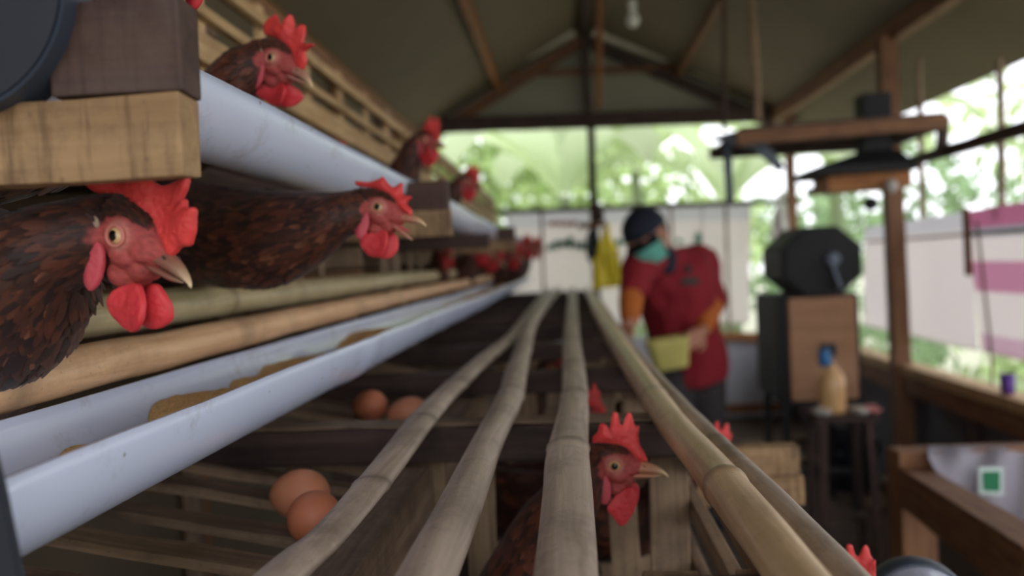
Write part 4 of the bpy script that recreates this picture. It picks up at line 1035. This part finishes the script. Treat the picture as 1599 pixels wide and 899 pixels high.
def stool():
    Ys = 3.15; c = P(1308, 640, Ys); root = thing('stool', 'small cluttered stool in front of the plywood-fronted machine', 'stool', (c.x, Ys, 0))
    beam('seat', (c.x - .11, Ys, c.z - .015), (c.x + .12, Ys, c.z - .015), .2, .022, 'timber_dark', root)
    for sx in (-.08, .09):
        for sy in (-.07, .07): beam('leg', (c.x + sx * 1.2, Ys + sy * 1.2, 0), (c.x + sx, Ys + sy, c.z - .025), .026, .026, 'timber_dark', root, (0, 1, 0))
    beam('stretcher', (c.x - .09, Ys - .07, .2), (c.x + .1, Ys - .07, .2), .018, .02, 'timber_dark', root)
    # bottle
    b = P(1300, 635, Ys - .02); zb = c.z - .003
    rt = thing('bottle', 'bottle of amber liquid with a blue cap standing on the small stool', 'bottle', (b.x, b.y, zb))
    link('bottle_body', lathe([(.001, 0), (.046, 0), (.05, .01), (.050, .11), (.046, .135), (.03, .165), (.017, .178), (.016, .19)], 24), M['yellow_liquid'], rt, Matrix.Translation(V(b.x, b.y, zb)))
    link('cap', lathe([(.0001, .245), (.018, .243), (.022, .225), (.026, .20), (.024, .182), (.001, .182)], 20), M['blue_plastic'], rt, Matrix.Translation(V(b.x, b.y, zb)) @ Matrix.Rotation(R_(-6), 4, 'Y'))
    # rags
    random.seed(5)
    for k, (dx, mat, lab) in enumerate(((-.075, 'rag', 'pale crumpled rag at the left end of the stool'), (.065, 'rag', 'pale crumpled rag on the stool right of the amber bottle'), (.105, 'mark_red', 'dull red crumpled cloth at the right edge of the stool'))):
        me = sphere_mesh(.036, .05, .012, 24, 16); cc_ = get_co(me); cc_ += np.array([[mn.noise(Vector(p * 60) + Vector((k * 3, 0, 0))) * .008 for _ in range(3)] for p in map(Vector, cc_)]); set_co(me, cc_)
        o = link('rag', me, M[mat], None, Matrix.Translation((c.x + dx, Ys - .05, zb + .012))); set_props(o, lab, 'rag', 'rags on the stool')
stool()
def shelf():
    Ys = 3.3; a = P(1150, 216, Ys); b = P(1478, 190, Ys)
    root = thing('hanging_shelf', 'brown plank shelf hung high beside the right brown post', 'shelf', (b.x, Ys, b.z - .02))
    beam('front_plank', a, b, .035, .055, 'timber_brown', root)
    c = P(1472, 188, Ys); d = P(1395, 228, Ys + .5)
    beam('side_plank', V(b.x - .01, Ys, b.z), V(b.x - .02, Ys + .62, b.z), .04, .05, 'timber_dark', root, (0, 0, 1))
    beam('hanger', P(1474, 184, Ys + .01), P(1470, 238, Ys + .01), .035, .035, 'timber_dark', root, (0, 1, 0))
    beam('back_plank', V(a.x, Ys + .6, a.z + .02), V(b.x, Ys + .6, b.z), .035, .05, 'timber_dark', root)
    beam('shelf_board', V(a.x + .02, Ys + .3, a.z + .04), V(b.x, Ys + .3, b.z + .035), .58, .012, 'timber_dark', root)
    # diagonal dark brace sheet at its left end
    rt = thing('metal_bracket', 'blue-grey metal brace slanting down from the left end of the hung shelf', 'brace', P(1170, 220, 3.5))
    prismpts = [P(1105, 216, 3.5), P(1180, 196, 3.5), P(1196, 222, 3.5), P(1226, 262, 3.5), P(1216, 268, 3.5), P(1178, 232, 3.5), P(1140, 224, 3.5)]
    prism('brace_plate', [(p.x, p.z) for p in prismpts], 3.49, 3.52, 'slate_metal', rt, .002)
    tube('brace_tube', [P(1135, 225, 3.56), P(1140, 318, 3.56)], .018, 'slate_metal', rt)
shelf()
def flue():
    Yf = 3.45; c = P(1330, 262, Yf); root = thing('metal_hood', 'black square flue with a flat flared hood beside the brown post', 'hood', c)
    t = P(1362, 148, Yf); w_ = .055
    beam('flue_pipe', (t.x, Yf, c.z + .0), (t.x, Yf, t.z), .11, .11, 'black_metal', root, (0, 1, 0))
    # flared hood: wide flat pyramid
    bm = bmesh.new(); hw, hd = .20, .17; z0 = c.z - .035; z1 = z0 + .028; z2 = z0 + .095
    L1 = [bm.verts.new((c.x + sx * hw, Yf + sy * hd, z0)) for sx, sy in ((-1, -1), (1, -1), (1, 1), (-1, 1))]
    L2 = [bm.verts.new((c.x + sx * hw, Yf + sy * hd, z1)) for sx, sy in ((-1, -1), (1, -1), (1, 1), (-1, 1))]
    L3 = [bm.verts.new((t.x + sx * .07, Yf + sy * .07, z2)) for sx, sy in ((-1, -1), (1, -1), (1, 1), (-1, 1))]
    bm.faces.new(L1[::-1]); bm.faces.new(L3)
    for A, B in ((L1, L2), (L2, L3)):
        for k in range(4): bm.faces.new((A[k], A[(k + 1) % 4], B[(k + 1) % 4], B[k]))
    bmesh.ops.recalc_face_normals(bm, faces=bm.faces); bmesh.ops.bevel(bm, geom=bm.edges[:], offset=.004, segments=2, affect='EDGES')
    link('hood', mesh_of(bm), M['black_metal'], root)
    beam('support_board', V(c.x - .13, Yf, z0 - .035), V(c.x + .20, Yf, z0 - .03), .2, .06, 'timber_orange', root)
    link('pulley', sphere_mesh(.024, .024, .028), M['rag'], root, Matrix.Translation(P(1392, 290, Yf - .13)))
    link('clamp', sphere_mesh(.03, .03, .03), M['black_metal'], root, Matrix.Translation(P(1360, 318, Yf)))
flue()
bag('cloth_bag', 'pale grey limp bag hanging left of the black octagonal drum', [(1214, 305), (1222, 303), (1228, 335), (1232, 362), (1222, 376), (1206, 374), (1203, 362), (1210, 335)], 5.84, .05, 'rag', (1222, 304))
q = PX(1573, 590, 1.55)
ob = link('purple_cup', lathe([(.001, 0), (.022, 0), (.026, .07), (.023, .07), (.019, .004)], 20, False), M['purple'], None, Matrix.Translation((q.x, q.y, .6585))); set_props(ob, 'small purple cup standing on the right wall sill', 'cup')

# ------------------------------------------------------------------ wooden table with sack (bottom right)
def table():
    Yt = 1.85; a = P(1390, 712, Yt); b = P(1700, 712, Yt); zt = a.z
    root = thing('wooden_pen', 'reddish brown timber pen frame at the right edge, under a white sack', 'pen', (a.x + .05, Yt, 0))
    beam('corner_post', (a.x + .045, Yt, 0), (a.x + .045, Yt, zt + .01), .075, .075, 'timber_brown', root, (0, 1, 0))
    beam('top_rail', (a.x - .0, Yt - .02, zt - .0), (1.48, Yt - .02, zt - .0), .06, .04, 'timber_brown', root)
    p = P(1425, 758, Yt - .03); e_ = P(1640, 905, 1.10)
    beam('slanting_board', p, e_, .06, .085, 'timber_brown', root)
    beam('lower_board', (a.x + .05, Yt - .01, .35), (1.48, Yt - .01, .35), .02, .12, 'timber_dark', root)
    beam('corner_post', (1.46, Yt, 0), (1.46, Yt, zt), .06, .06, 'timber_brown', root, (0, 1, 0))
    beam('corner_post', (e_.x, 1.08, 0), (e_.x, 1.08, e_.z + .04), .06, .06, 'timber_brown', root, (0, 1, 0))
    # sack draped over rail
    top = [(1450, 707), (1700, 704)]; n = 26; m_ = 18; bm = bmesh.new(); g = []
    for i in range(n + 1):
        u = i / n; x = 1450 + (1720 - 1450) * u; yt = 706
        yb_ = 712 + 95 * (1 - math.exp(-u * 7)) + 14 * u if u > 0 else 716; row = []
        for j in range(m_ + 1):
            v = j / m_; py = yt + (yb_ - yt) * v
            q = P(x, py, Yt - .06 - .05 * math.sin(v * math.pi * .6) + .010 * math.sin(u * 26 + v * 2)); row.append(bm.verts.new(q))
        # over the rail
        row.insert(0, bm.verts.new(P(x, 704, Yt - .02) + V(0, 0, .012))); row.insert(0, bm.verts.new(P(x, 716, Yt + .05)))
        g.append(row)
    for i in range(n):
        for j in range(m_ + 2): bm.faces.new((g[i][j], g[i + 1][j], g[i + 1][j + 1], g[i][j + 1]))
    bmesh.ops.solidify(bm, geom=bm.faces[:], thickness=.003); bmesh.ops.recalc_face_normals(bm, faces=bm.faces)
    rt = thing('white_sack', 'white woven sack with a green square print draped over the pen rail', 'sack', P(1550, 810, Yt - .1))
    link('sack_cloth', mesh_of(bm, smooth=True), M['sack'], rt)
    y_ = Yt - .128
    for nm, mt, hw, dd in (('print_border', 'label_white', 19, 0), ('green_print', 'sack_green', 13.5, -.002)):
        pts = [P(1547 - hw, 751 - hw * 1.15, y_), P(1547 + hw, 750 - hw * 1.1, y_), P(1547 + hw, 751 + hw * 1.15, y_), P(1547 - hw + 1, 751 + hw * 1.1, y_)]
        prism(nm, [(p.x, p.z) for p in pts], y_ + dd - .001, y_ + .004 + dd, mt, rt, 0)
table()
# floor clutter
random.seed(11)
def clutter():
    o = None
    q = PZ(1330, 760, .0); r_ = thing('bucket', 'dark bucket on the floor behind the reddish pen', 'bucket', (q.x, q.y, 0))
    link('bucket_body', lathe([(.001, 0), (.11, 0), (.14, .26), (.145, .27), (.135, .265), (.105, .01)], 28, False), M['black_plastic'], r_, Matrix.Translation((q.x, q.y, .004)))
    tube('handle', [V(q.x - .14, q.y, .25), V(q.x - .1, q.y - .1, .2), V(q.x + .1, q.y - .1, .2), V(q.x + .14, q.y, .25)], .004, 'steel', r_)
    for k, (px, py, L, rot, lab) in enumerate(((1215, 690, .5, 20, 'weathered plank lying on the floor nearest the far wall'), (1260, 720, .45, -35, 'weathered plank lying crosswise in front of the machine legs'), (1380, 770, .5, 60, 'weathered plank lying beside the pen post'))):
        q = PZ(px, py, 0.01); d = V(math.cos(R_(rot)), math.sin(R_(rot)), 0)
        o = beam('floor_plank', V(q.x, q.y, .022) - d * L / 2, V(q.x, q.y, .022) + d * L / 2, .09, .022, 'timber_grey', None); set_props(o, lab, 'plank', 'loose planks on the floor')
clutter()

# ================================================================== THE WORKER
def limb(bm, st, seg=16, n=6):
    v, f = sweep(catmull(st, n), seg, up=(0, 1, .01)); vs = [bm.verts.new(p) for p in v]
    for fc in f: bm.faces.new([vs[i] for i in fc])
def blob(bm, c, r, rot=None):
    vv = bmesh.ops.create_uvsphere(bm, u_segments=16, v_segments=12, radius=1)['verts']; bmesh.ops.scale(bm, vec=r, verts=vv)
    if rot is not None: bmesh.ops.rotate(bm, cent=(0, 0, 0), matrix=rot, verts=vv)
    bmesh.ops.translate(bm, vec=c, verts=vv)
def row(p, r, r2=None): return (p.x, p.y, p.z, r, r2 or r)
def man():
    root = thing('person', 'person in a red jacket, dark cap and mint face mask leaning over the cage', 'person', (.55, 3.6, 0))
    pel = P(1078, 560, 3.62); belly = P(1066, 510, 3.56); chest = P(1052, 445, 3.48); nb = P(1040, 408, 3.43); neck = P(1032, 396, 3.40)
    hc = P(1010, 370, 3.34); shR = P(1004, 412, 3.34); shL = P(1094, 408, 3.58)
    elR = P(986, 458, 3.26); wrR = P(983, 504, 3.16); elL = P(1113, 470, 3.55); wrL = P(1098, 516, 3.40)
    hipR = P(1052, 580, 3.60); hipL = P(1098, 580, 3.66)
    kR = V(hipR.x - .02, 3.55, .44); kL = V(hipL.x + .01, 3.60, .44); aR = V(hipR.x - .03, 3.66, .08); aL = V(hipL.x + .02, 3.70, .08)
    HR = Matrix.Rotation(R_(22), 3, 'Y').inverted() @ Matrix.Rotation(0, 3, 'X')
    # head frame: face looks down and to the left towards the camera
    fwd = V(-.45, -.75, -.46).normalized(); upv = (V(-.50, -.30, .85)); side = fwd.cross(upv).normalized(); upv = side.cross(fwd).normalized()
    HM = Matrix((side, fwd, upv)).transposed()      # local x = side, y = forward, z = up
    def h(x, y, z): return hc + HM @ V(x, y, z)
    bm = bmesh.new()
    blob(bm, hc + HM @ V(0, -.01, .012), (.076, .096, .095), HM); blob(bm, h(0, .02, -.045), (.058, .066, .068), HM)
    blob(bm, h(0, .096, -.018), (.012, .016, .022), HM)                          # nose
    for s in (-1, 1):
        blob(bm, h(s * .078, -.008, -.012), (.010, .018, .030), HM); blob(bm, h(s * .032, .082, .018), (.022, .010, .009), HM)
        blob(bm, h(s * .04, .065, -.03), (.024, .022, .02), HM)
    limb(bm, [row(h(0, -.02, -.03), .055), row(neck, .055), row(nb, .06), row(chest, .10)])
    limb(bm, [row(nb, .07, .06), row(chest, .135, .10), row(belly, .13, .10), row(pel, .13, .105)])
    for sh, el, wr in ((shR, elR, wrR), (shL, elL, wrL)):
        limb(bm, [row(nb.lerp(chest, .3), .06), row(sh, .055), row(sh.lerp(el, .5), .045), row(el, .038), row(el.lerp(wr, .45), .035), row(wr, .024), row(wr + (wr - el) * .08, .024)])
    def hand(wr, el, target, nrm, curl):
        d = (target - wr).normalized(); s_ = d.cross(nrm).normalized(); n_ = s_.cross(d)
        palm = wr + d * .05
        limb(bm, [row(wr, .022), row(wr + d * .025, .028, .02), row(wr + d * .065, .036, .014), row(wr + d * .085, .034, .013)], 12, 4)
        for k, (o_, L) in enumerate(((-.030, .062), (-.010, .074), (.010, .070), (.029, .054))):
            b0 = wr + d * .082 + s_ * o_; p1 = b0 + d * L * .45 - n_ * L * curl * .15; p2 = p1 + d * L * .3 - n_ * L * curl * .35; p3 = p2 + d * L * .15 - n_ * L * curl * .45
            limb(bm, [row(b0 - d * .02, .0095), row(b0, .0095), row(p1, .0088), row(p2, .008), row(p3, .0068)], 8, 3)
        t0 = wr + d * .03 + s_ * -.028; t1 = t0 - s_ * .025 + d * .022 - n_ * .008; t2 = t1 + d * .028 - n_ * .012 - s_ * .004; limb(bm, [row(t0, .012), row(t1, .011), row(t2, .008)], 8, 4)
    hand(wrR, elR, wrR + V(-.10, -.10, -.12), V(-.2, .2, 1), .9)
    hand(wrL, elL, P(1072, 536, 3.30), V(.3, -1, .3), .8)
    for hp, kn, an in ((hipR, kR, aR), (hipL, kL, aL)):
        limb(bm, [row(pel.lerp(hp, .4) + V(0, 0, -.0), .10), row(hp + V(0, 0, -.04), .088), row(hp.lerp(kn, .5), .075), row(kn, .056), row(kn.lerp(an, .4), .052), row(an, .036)])
        limb(bm, [row(an + V(0, .04, -.03), .035), row(an + V(0, -.04, -.035), .04, .035), row(an + V(-.01, -.13, -.05), .04, .024), row(an + V(-.015, -.18, -.052), .026, .018)])
    bmesh.ops.recalc_face_normals(bm, faces=bm.faces); link('body', voxel(mesh_of(bm), .005, 3), M['skin'], root)
    # jacket
    bm = bmesh.new(); hemc = P(1082, 590, 3.64)
    limb(bm, [row(neck.lerp(nb, .35), .068), row(nb, .095, .075), row(nb.lerp(chest, .45), .17, .115), row(chest, .175, .125), row(belly, .160, .125), row(pel, .165, .135), row(hemc, .160, .14)], 24)
    for sh, el, wr in ((shR, elR, wrR), (shL, elL, wrL)):
        limb(bm, [row(nb.lerp(chest, .3), .075), row(sh, .078), row(sh.lerp(el, .5), .066), row(el, .058), row(el.lerp(wr, .12), .056)])
    bmesh.ops.recalc_face_normals(bm, faces=bm.faces); me = voxel(mesh_of(bm), .007, 4); c = get_co(me)
    c += np.array([[mn.noise(Vector((p[0] * 14, p[1] * 14, p[2] * 9))) * .012 for _ in range(3)] for p in c]); set_co(me, c); link('jacket', me, M['red_cloth'], root)
    for el, wr in ((elR, wrR), (elL, wrL)):
        bm = bmesh.new(); limb(bm, [row(el.lerp(wr, .0), .048), row(el.lerp(wr, .3), .050), row(el.lerp(wr, .7), .043), row(el.lerp(wr, .95), .036)])
        bmesh.ops.recalc_face_normals(bm, faces=bm.faces); o = link('sleeve', voxel(mesh_of(bm), .006, 2), M['orange_cloth'], root); o['label'] = 'orange lower sleeve'
    # collar
    bm = bmesh.new(); limb(bm, [row(neck + V(-.01, -.03, .0), .055, .05), row(nb + V(-.015, -.07, -.0), .055, .03), row(nb + V(-.01, -.10, -.05), .03, .02)]); bmesh.ops.recalc_face_normals(bm, faces=bm.faces)
    link('collar', voxel(mesh_of(bm), .006, 2), M['navy_cloth'], root)
    # badge and pocket patch on the chest
    for nm, px, py, a_, b_, mt in (('chest_badge', 1074, 420, .016, .022, 'trousers'), ('pocket_patch', 1078, 439, .045, .016, 'dark_bag')):
        q = P(px, py, chest.y); d = ray(px, py); bvh_o = [o for o in COL.objects if o.name.startswith('jacket')][-1]
        hit = BVHTree.FromPolygons([v.co for v in bvh_o.data.vertices], [p.vertices for p in bvh_o.data.polygons]).ray_cast(CAMP, d)
        if hit[0]: 
            fr = frame_from(hit[1].cross(V(0, 0, 1)), hit[1]).to_4x4(); link(nm, sphere_mesh(a_, b_, .005), M[mt], root, Matrix.Translation(hit[0]) @ fr)
    # trousers
    bm = bmesh.new(); limb(bm, [row(pel, .135, .112), row(pel.lerp(hemc, 1.2), .145, .118)])
    for hp, kn, an in ((hipR, kR, aR), (hipL, kL, aL)):
        limb(bm, [row(pel.lerp(hp, .5), .115), row(hp + V(0, 0, -.04), .102), row(hp.lerp(kn, .5), .09), row(kn, .074), row(kn.lerp(an, .5), .066), row(an + V(0, 0, .03), .058)])
    bmesh.ops.recalc_face_normals(bm, faces=bm.faces); link('trousers', voxel(mesh_of(bm), .007, 3), M['trousers'], root)
    for an in (aR, aL):
        bm = bmesh.new(); limb(bm, [row(an + V(0, .05, -.03), .042), row(an + V(0, -.04, -.034), .048, .04), row(an + V(-.01, -.13, -.048), .048, .030), row(an + V(-.015, -.19, -.052), .034, .024)])
        bmesh.ops.recalc_face_normals(bm, faces=bm.faces); link('shoe', voxel(mesh_of(bm), .006, 3), M['black_plastic'], root)
    # cap: crown and brim
    bm = bmesh.new(); vv = bmesh.ops.create_uvsphere(bm, u_segments=28, v_segments=16, radius=1)['verts']
    bmesh.ops.delete(bm, geom=[v for v in bm.verts if v.co.z < -.12], context='VERTS')
    for v in bm.verts: v.co = hc + HM @ V(v.co.x * .088, v.co.y * .108 - .012, v.co.z * .098 + .028)
    bmesh.ops.solidify(bm, geom=bm.faces[:], thickness=.004); cr = link('cap', mesh_of(bm, smooth=True), M['navy_cloth'], root)
    bm = bmesh.new(); g = []
    for i in range(13):
        a = -1.05 + 2.1 * i / 12; r0 = []
        for t in (0, .5, 1): 
            x = math.sin(a) * .086; y = .092 * math.cos(a) - .012 + t * .075 * math.cos(a * 1.2); z = .020 - .018 * t - .014 * (a * a) * t; r0.append(bm.verts.new(h(x * (1 + .05 * t), y, z)))
        g.append(r0)
    for i in range(12):
        for j in range(2): bm.faces.new((g[i][j], g[i + 1][j], g[i + 1][j + 1], g[i][j + 1]))
    bmesh.ops.solidify(bm, geom=bm.faces[:], thickness=.004); link('cap_brim', mesh_of(bm, smooth=True), M['navy_cloth'], cr)
    # mask
    bm = bmesh.new(); g = []
    for i in range(15):
        a = -1.25 + 2.5 * i / 14; r0 = []
        for j in range(9):
            t = j / 8; zz_ = -.005 - .088 * t; bulge = .018 * math.sin(math.pi * min(1, t * 1.15)) * math.cos(a)
            rx = .082 - .010 * t * t; ry = .104 - .016 * t * t; r0.append(bm.verts.new(h(math.sin(a) * rx, math.cos(a) * (ry + bulge) + .004, zz_)))
        g.append(r0)
    for i in range(14):
        for j in range(8): bm.faces.new((g[i][j], g[i + 1][j], g[i + 1][j + 1], g[i][j + 1]))
    bmesh.ops.solidify(bm, geom=bm.faces[:], thickness=.003); link('face_mask', mesh_of(bm, smooth=True), M['mask'], root)
    for s in (-1, 1):
        link('eye', sphere_mesh(.011, .008, .007), M['pupil'], root, Matrix.Translation(h(s * .032, .084, .006)))
    # hair under the cap at the back
    bm = bmesh.new(); blob(bm, h(0, -.048, .0), (.074, .066, .06), HM); link('hair', mesh_of(bm, smooth=True), M['hair'], root)
    # tub held in the left hand
    t0 = P(1049, 575, 3.28); rt = thing('feed_tub', 'pale yellow plastic tub held by the person in red', 'tub', t0)
    bm = bmesh.new(); rings = []
    prof = [(0, .062, .045), (.01, .068, .05), (.11, .088, .062), (.122, .093, .066), (.126, .090, .063), (.114, .082, .057), (.012, .062, .045)]
    for z, a_, b_ in prof:
        rings.append([bm.verts.new((math.copysign(abs(math.cos(t)) ** .5, math.cos(t)) * a_, math.copysign(abs(math.sin(t)) ** .5, math.sin(t)) * b_, z)) for t in [2 * math.pi * k / 32 for k in range(32)]])
    for A, B in zip(rings, rings[1:]):
        for k in range(32): bm.faces.new((A[k], A[(k + 1) % 32], B[(k + 1) % 32], B[k]))
    bm.faces.new(rings[0][::-1]); bm.faces.new(rings[-1]); bmesh.ops.recalc_face_normals(bm, faces=bm.faces)
    link('tub_body', mesh_of(bm, smooth=True), M['pale_box'], rt, Matrix.Translation(t0) @ Matrix.Rotation(R_(-8), 4, 'Y'))
man()

# ================================================================== THE GARDEN OUTSIDE
o = quad_sheet('ground', (-40, -12, -.12), (40, -12, -.12), (40, 60, -.12), (-40, 60, -.12), 'bounce_ground', .05, 40, .05)
def foliage_mesh(blobs, n, size, rng, thin=1.0):
    """small folded leaves scattered through ellipsoids"""
    vv, ff, tint = [], [], []
    tot = sum(b[3] * b[4] * b[5] for b in blobs)
    for (cx, cy, cz, rx, ry, rz) in blobs:
        m_ = int(n * rx * ry * rz / tot) + 1
        for _ in range(m_):
            d = rng.normal(0, 1, 3); d /= np.linalg.norm(d); r = rng.uniform(.25, 1) ** .5
            p = np.array([cx, cy, cz]) + d * r * np.array([rx, ry, rz])
            a = rng.normal(0, 1, 3); a[2] -= .6; a /= np.linalg.norm(a); b = np.cross(a, rng.normal(0, 1, 3)); b /= np.linalg.norm(b); c = np.cross(a, b)
            L = size * rng.uniform(.6, 1.3); w_ = L * .28 * thin; i = len(vv); t = rng.uniform(0, 1)
            vv += [p, p + a * L * .5 + b * w_ + c * L * .06, p + a * L, p + a * L * .5 - b * w_ + c * L * .06, p + a * L * .5]
            ff += [(i, i + 1, i + 4), (i + 1, i + 2, i + 4), (i + 2, i + 3, i + 4), (i + 3, i, i + 4)]; tint += [t] * 5
    me = from_np(vv, ff, False); at = me.attributes.new('tint', 'FLOAT', 'POINT'); at.data.foreach_set('value', tint); return me
def tree(label, x, y, h, blobs, n, size, mat, seed, name='tree', tr=.1):
    rng = np.random.default_rng(seed); root = thing(name, label, 'tree', (x, y, -.12), 'trees and shrubs outside the shed')
    st = [(x, y, -.15, tr, tr), (x + .1, y, h * .4, tr * .8, tr * .8), (x - .05, y, h * .75, tr * .55, tr * .55), (x, y, h, tr * .3, tr * .3)]
    v, f = sweep(catmull(st, 5), 10); link('trunk', from_np(v, f), M['bark'], root)
    link('foliage', foliage_mesh([(x + b[0], y + b[1], b[2], b[3], b[4], b[5]) for b in blobs], n, size, rng), M[mat], root)
def banana(label, x, y, h, nl, L, W, seed, mat='leaf_c'):
    rng = np.random.default_rng(seed); root = thing('banana_plant', label, 'banana plant', (x, y, -.12), 'banana plants behind the far wall')
    st = [(x, y, -.15, .12, .12), (x + .04, y, h * .5, .10, .10), (x, y, h, .06, .06)]; v, f = sweep(catmull(st, 5), 12); link('stem', from_np(v, f), M['leaf_c'], root)
    at_ = root
    for k in range(nl):
        az = 2 * math.pi * k / nl + rng.uniform(-.3, .3); el0 = rng.uniform(.8, 1.35); droop = rng.uniform(1.3, 2.4); Lk = L * rng.uniform(.8, 1.15); vv, ff = [], []; p = Vector((x, y, h - .1)); n = 14; el = el0
        for i in range(n + 1):
            t = i / n; el = el0 - droop * t ** 1.4; d = Vector((math.cos(az) * math.cos(el), math.sin(az) * math.cos(el), math.sin(el)))
            s_ = Vector((-math.sin(az), math.cos(az), 0)); nn = s_.cross(d)
            w_ = W * max(.02, math.sin(math.pi * min(1, max(0, t - .12) / .88)) ** .6 if t > .12 else .04)
            rip = 1 + .12 * math.sin(i * 2.7 + k)
            for j in (-1, -.5, 0, .5, 1): vv.append(p + s_ * (j * w_ * rip) - nn * (abs(j) * w_ * .35))
            p = p + d * (Lk / n)
        for i in range(n):
            for j in range(4): ff.append((i * 5 + j, i * 5 + j + 1, (i + 1) * 5 + j + 1, (i + 1) * 5 + j))
        me = from_np(vv, ff); a = me.attributes.new('tint', 'FLOAT', 'POINT'); a.data.foreach_set('value', [.3 + .4 * rng.random()] * len(vv)); link('leaf', me, M[mat], root)
banana('banana plant seen behind the left part of the far window', .0, 8.6, 1.9, 9, 2.2, .30, 1)
banana('banana plant seen behind the far window, left of the post', .9, 10.2, 2.3, 8, 2.3, .30, 2, 'leaf_a')
banana('banana plant seen right of the far post, above the cap', 1.55, 8.0, 1.7, 7, 1.7, .24, 3, 'leaf_c')
banana('banana plant behind the far right corner of the shed', 3.1, 9.5, 2.1, 8, 2.0, .28, 4, 'leaf_a')
tree('broad fresh green tree left of the far window', -1.6, 11.5, 3.4, [(0, 0, 3.0, 1.6, 1.2, 1.1), (-1.2, 0, 2.2, 1.4, 1.2, 1.2), (1.3, 0, 2.3, 1.2, 1.0, .9)], 3000, .26, 'leaf_a', 5)
tree('leafy green tree in the middle of the far view', 1.2, 13.5, 3.6, [(-.6, 0, 2.6, 1.7, 1.0, .9), (-1.6, 0, 3.6, 1.4, 1.0, .7), (.9, 0, 1.6, 1.6, 1.0, .7)], 1300, .28, 'leaf_a', 6)
tree('low dark green tree behind the machine corner', 5.2, 13.0, 3.0, [(0, 0, 2.2, 1.3, 1, .9), (-1.3, 0, 1.5, 1.0, 1, .8), (1.6, 0, 1.6, 1.2, 1, 1.0)], 700, .28, 'leaf_b', 7)
tree('thin pale tree beyond the right wall, near the shelf', 6.3, 10.0, 4.6, [(0, 0, 4.2, 1.2, 1, .8), (-.6, 0, 2.6, .9, .8, .8), (1.2, 0, 3.2, .9, .8, .6)], 280, .26, 'leaf_a', 8)
tree('sparse tree beyond the right wall behind the thin upright laths', 6.8, 6.6, 4.4, [(0, 0, 3.9, 1.3, 1.2, .7), (-.8, .4, 2.6, .8, .8, .6), (.9, .8, 2.0, 1.0, .9, .7)], 220, .24, 'leaf_a', 9)
tree('tall tree far beyond the right wall', 10.5, 14, 6.0, [(0, 0, 5.4, 2.2, 1.8, 1.2), (-2.2, 0, 3.6, 1.7, 1.3, 1.0), (1.8, 0, 3.3, 1.7, 1.3, 1.2)], 520, .36, 'leaf_a', 10)
for k, (x, y, s_, lab) in enumerate(((2.6, 7.4, .8, 'low green shrub just outside the far right corner'), (3.4, 5.6, .75, 'low green shrub outside the right wall behind the brown post'), (3.6, 4.3, .7, 'low green shrub outside the right wall below the white tarp'), (3.2, 3.1, .65, 'low green shrub outside the right wall below the pink tarp'), (4.9, 7.2, 1.0, 'larger shrub farther outside the right wall'))):
    tree(lab, x, y, s_ * .7, [(0, 0, s_ * .45, s_ * 1.0, s_ * .9, s_ * .55), (.4, .5, s_ * .4, s_ * .8, s_ * .8, s_ * .45)], 900, .13, 'leaf_a' if k % 2 else 'leaf_b', 20 + k, 'shrub', .03)
tree('wide green hedge far behind the end wall', .5, 20, 2.0, [(-4.5, 0, 1.6, 3.2, 1.2, 1.9), (0, 0, 1.3, 3.4, 1.2, 1.6), (4.5, 0, 1.2, 3.2, 1.2, 1.5)], 2600, .42, 'leaf_b', 31, 'hedge')
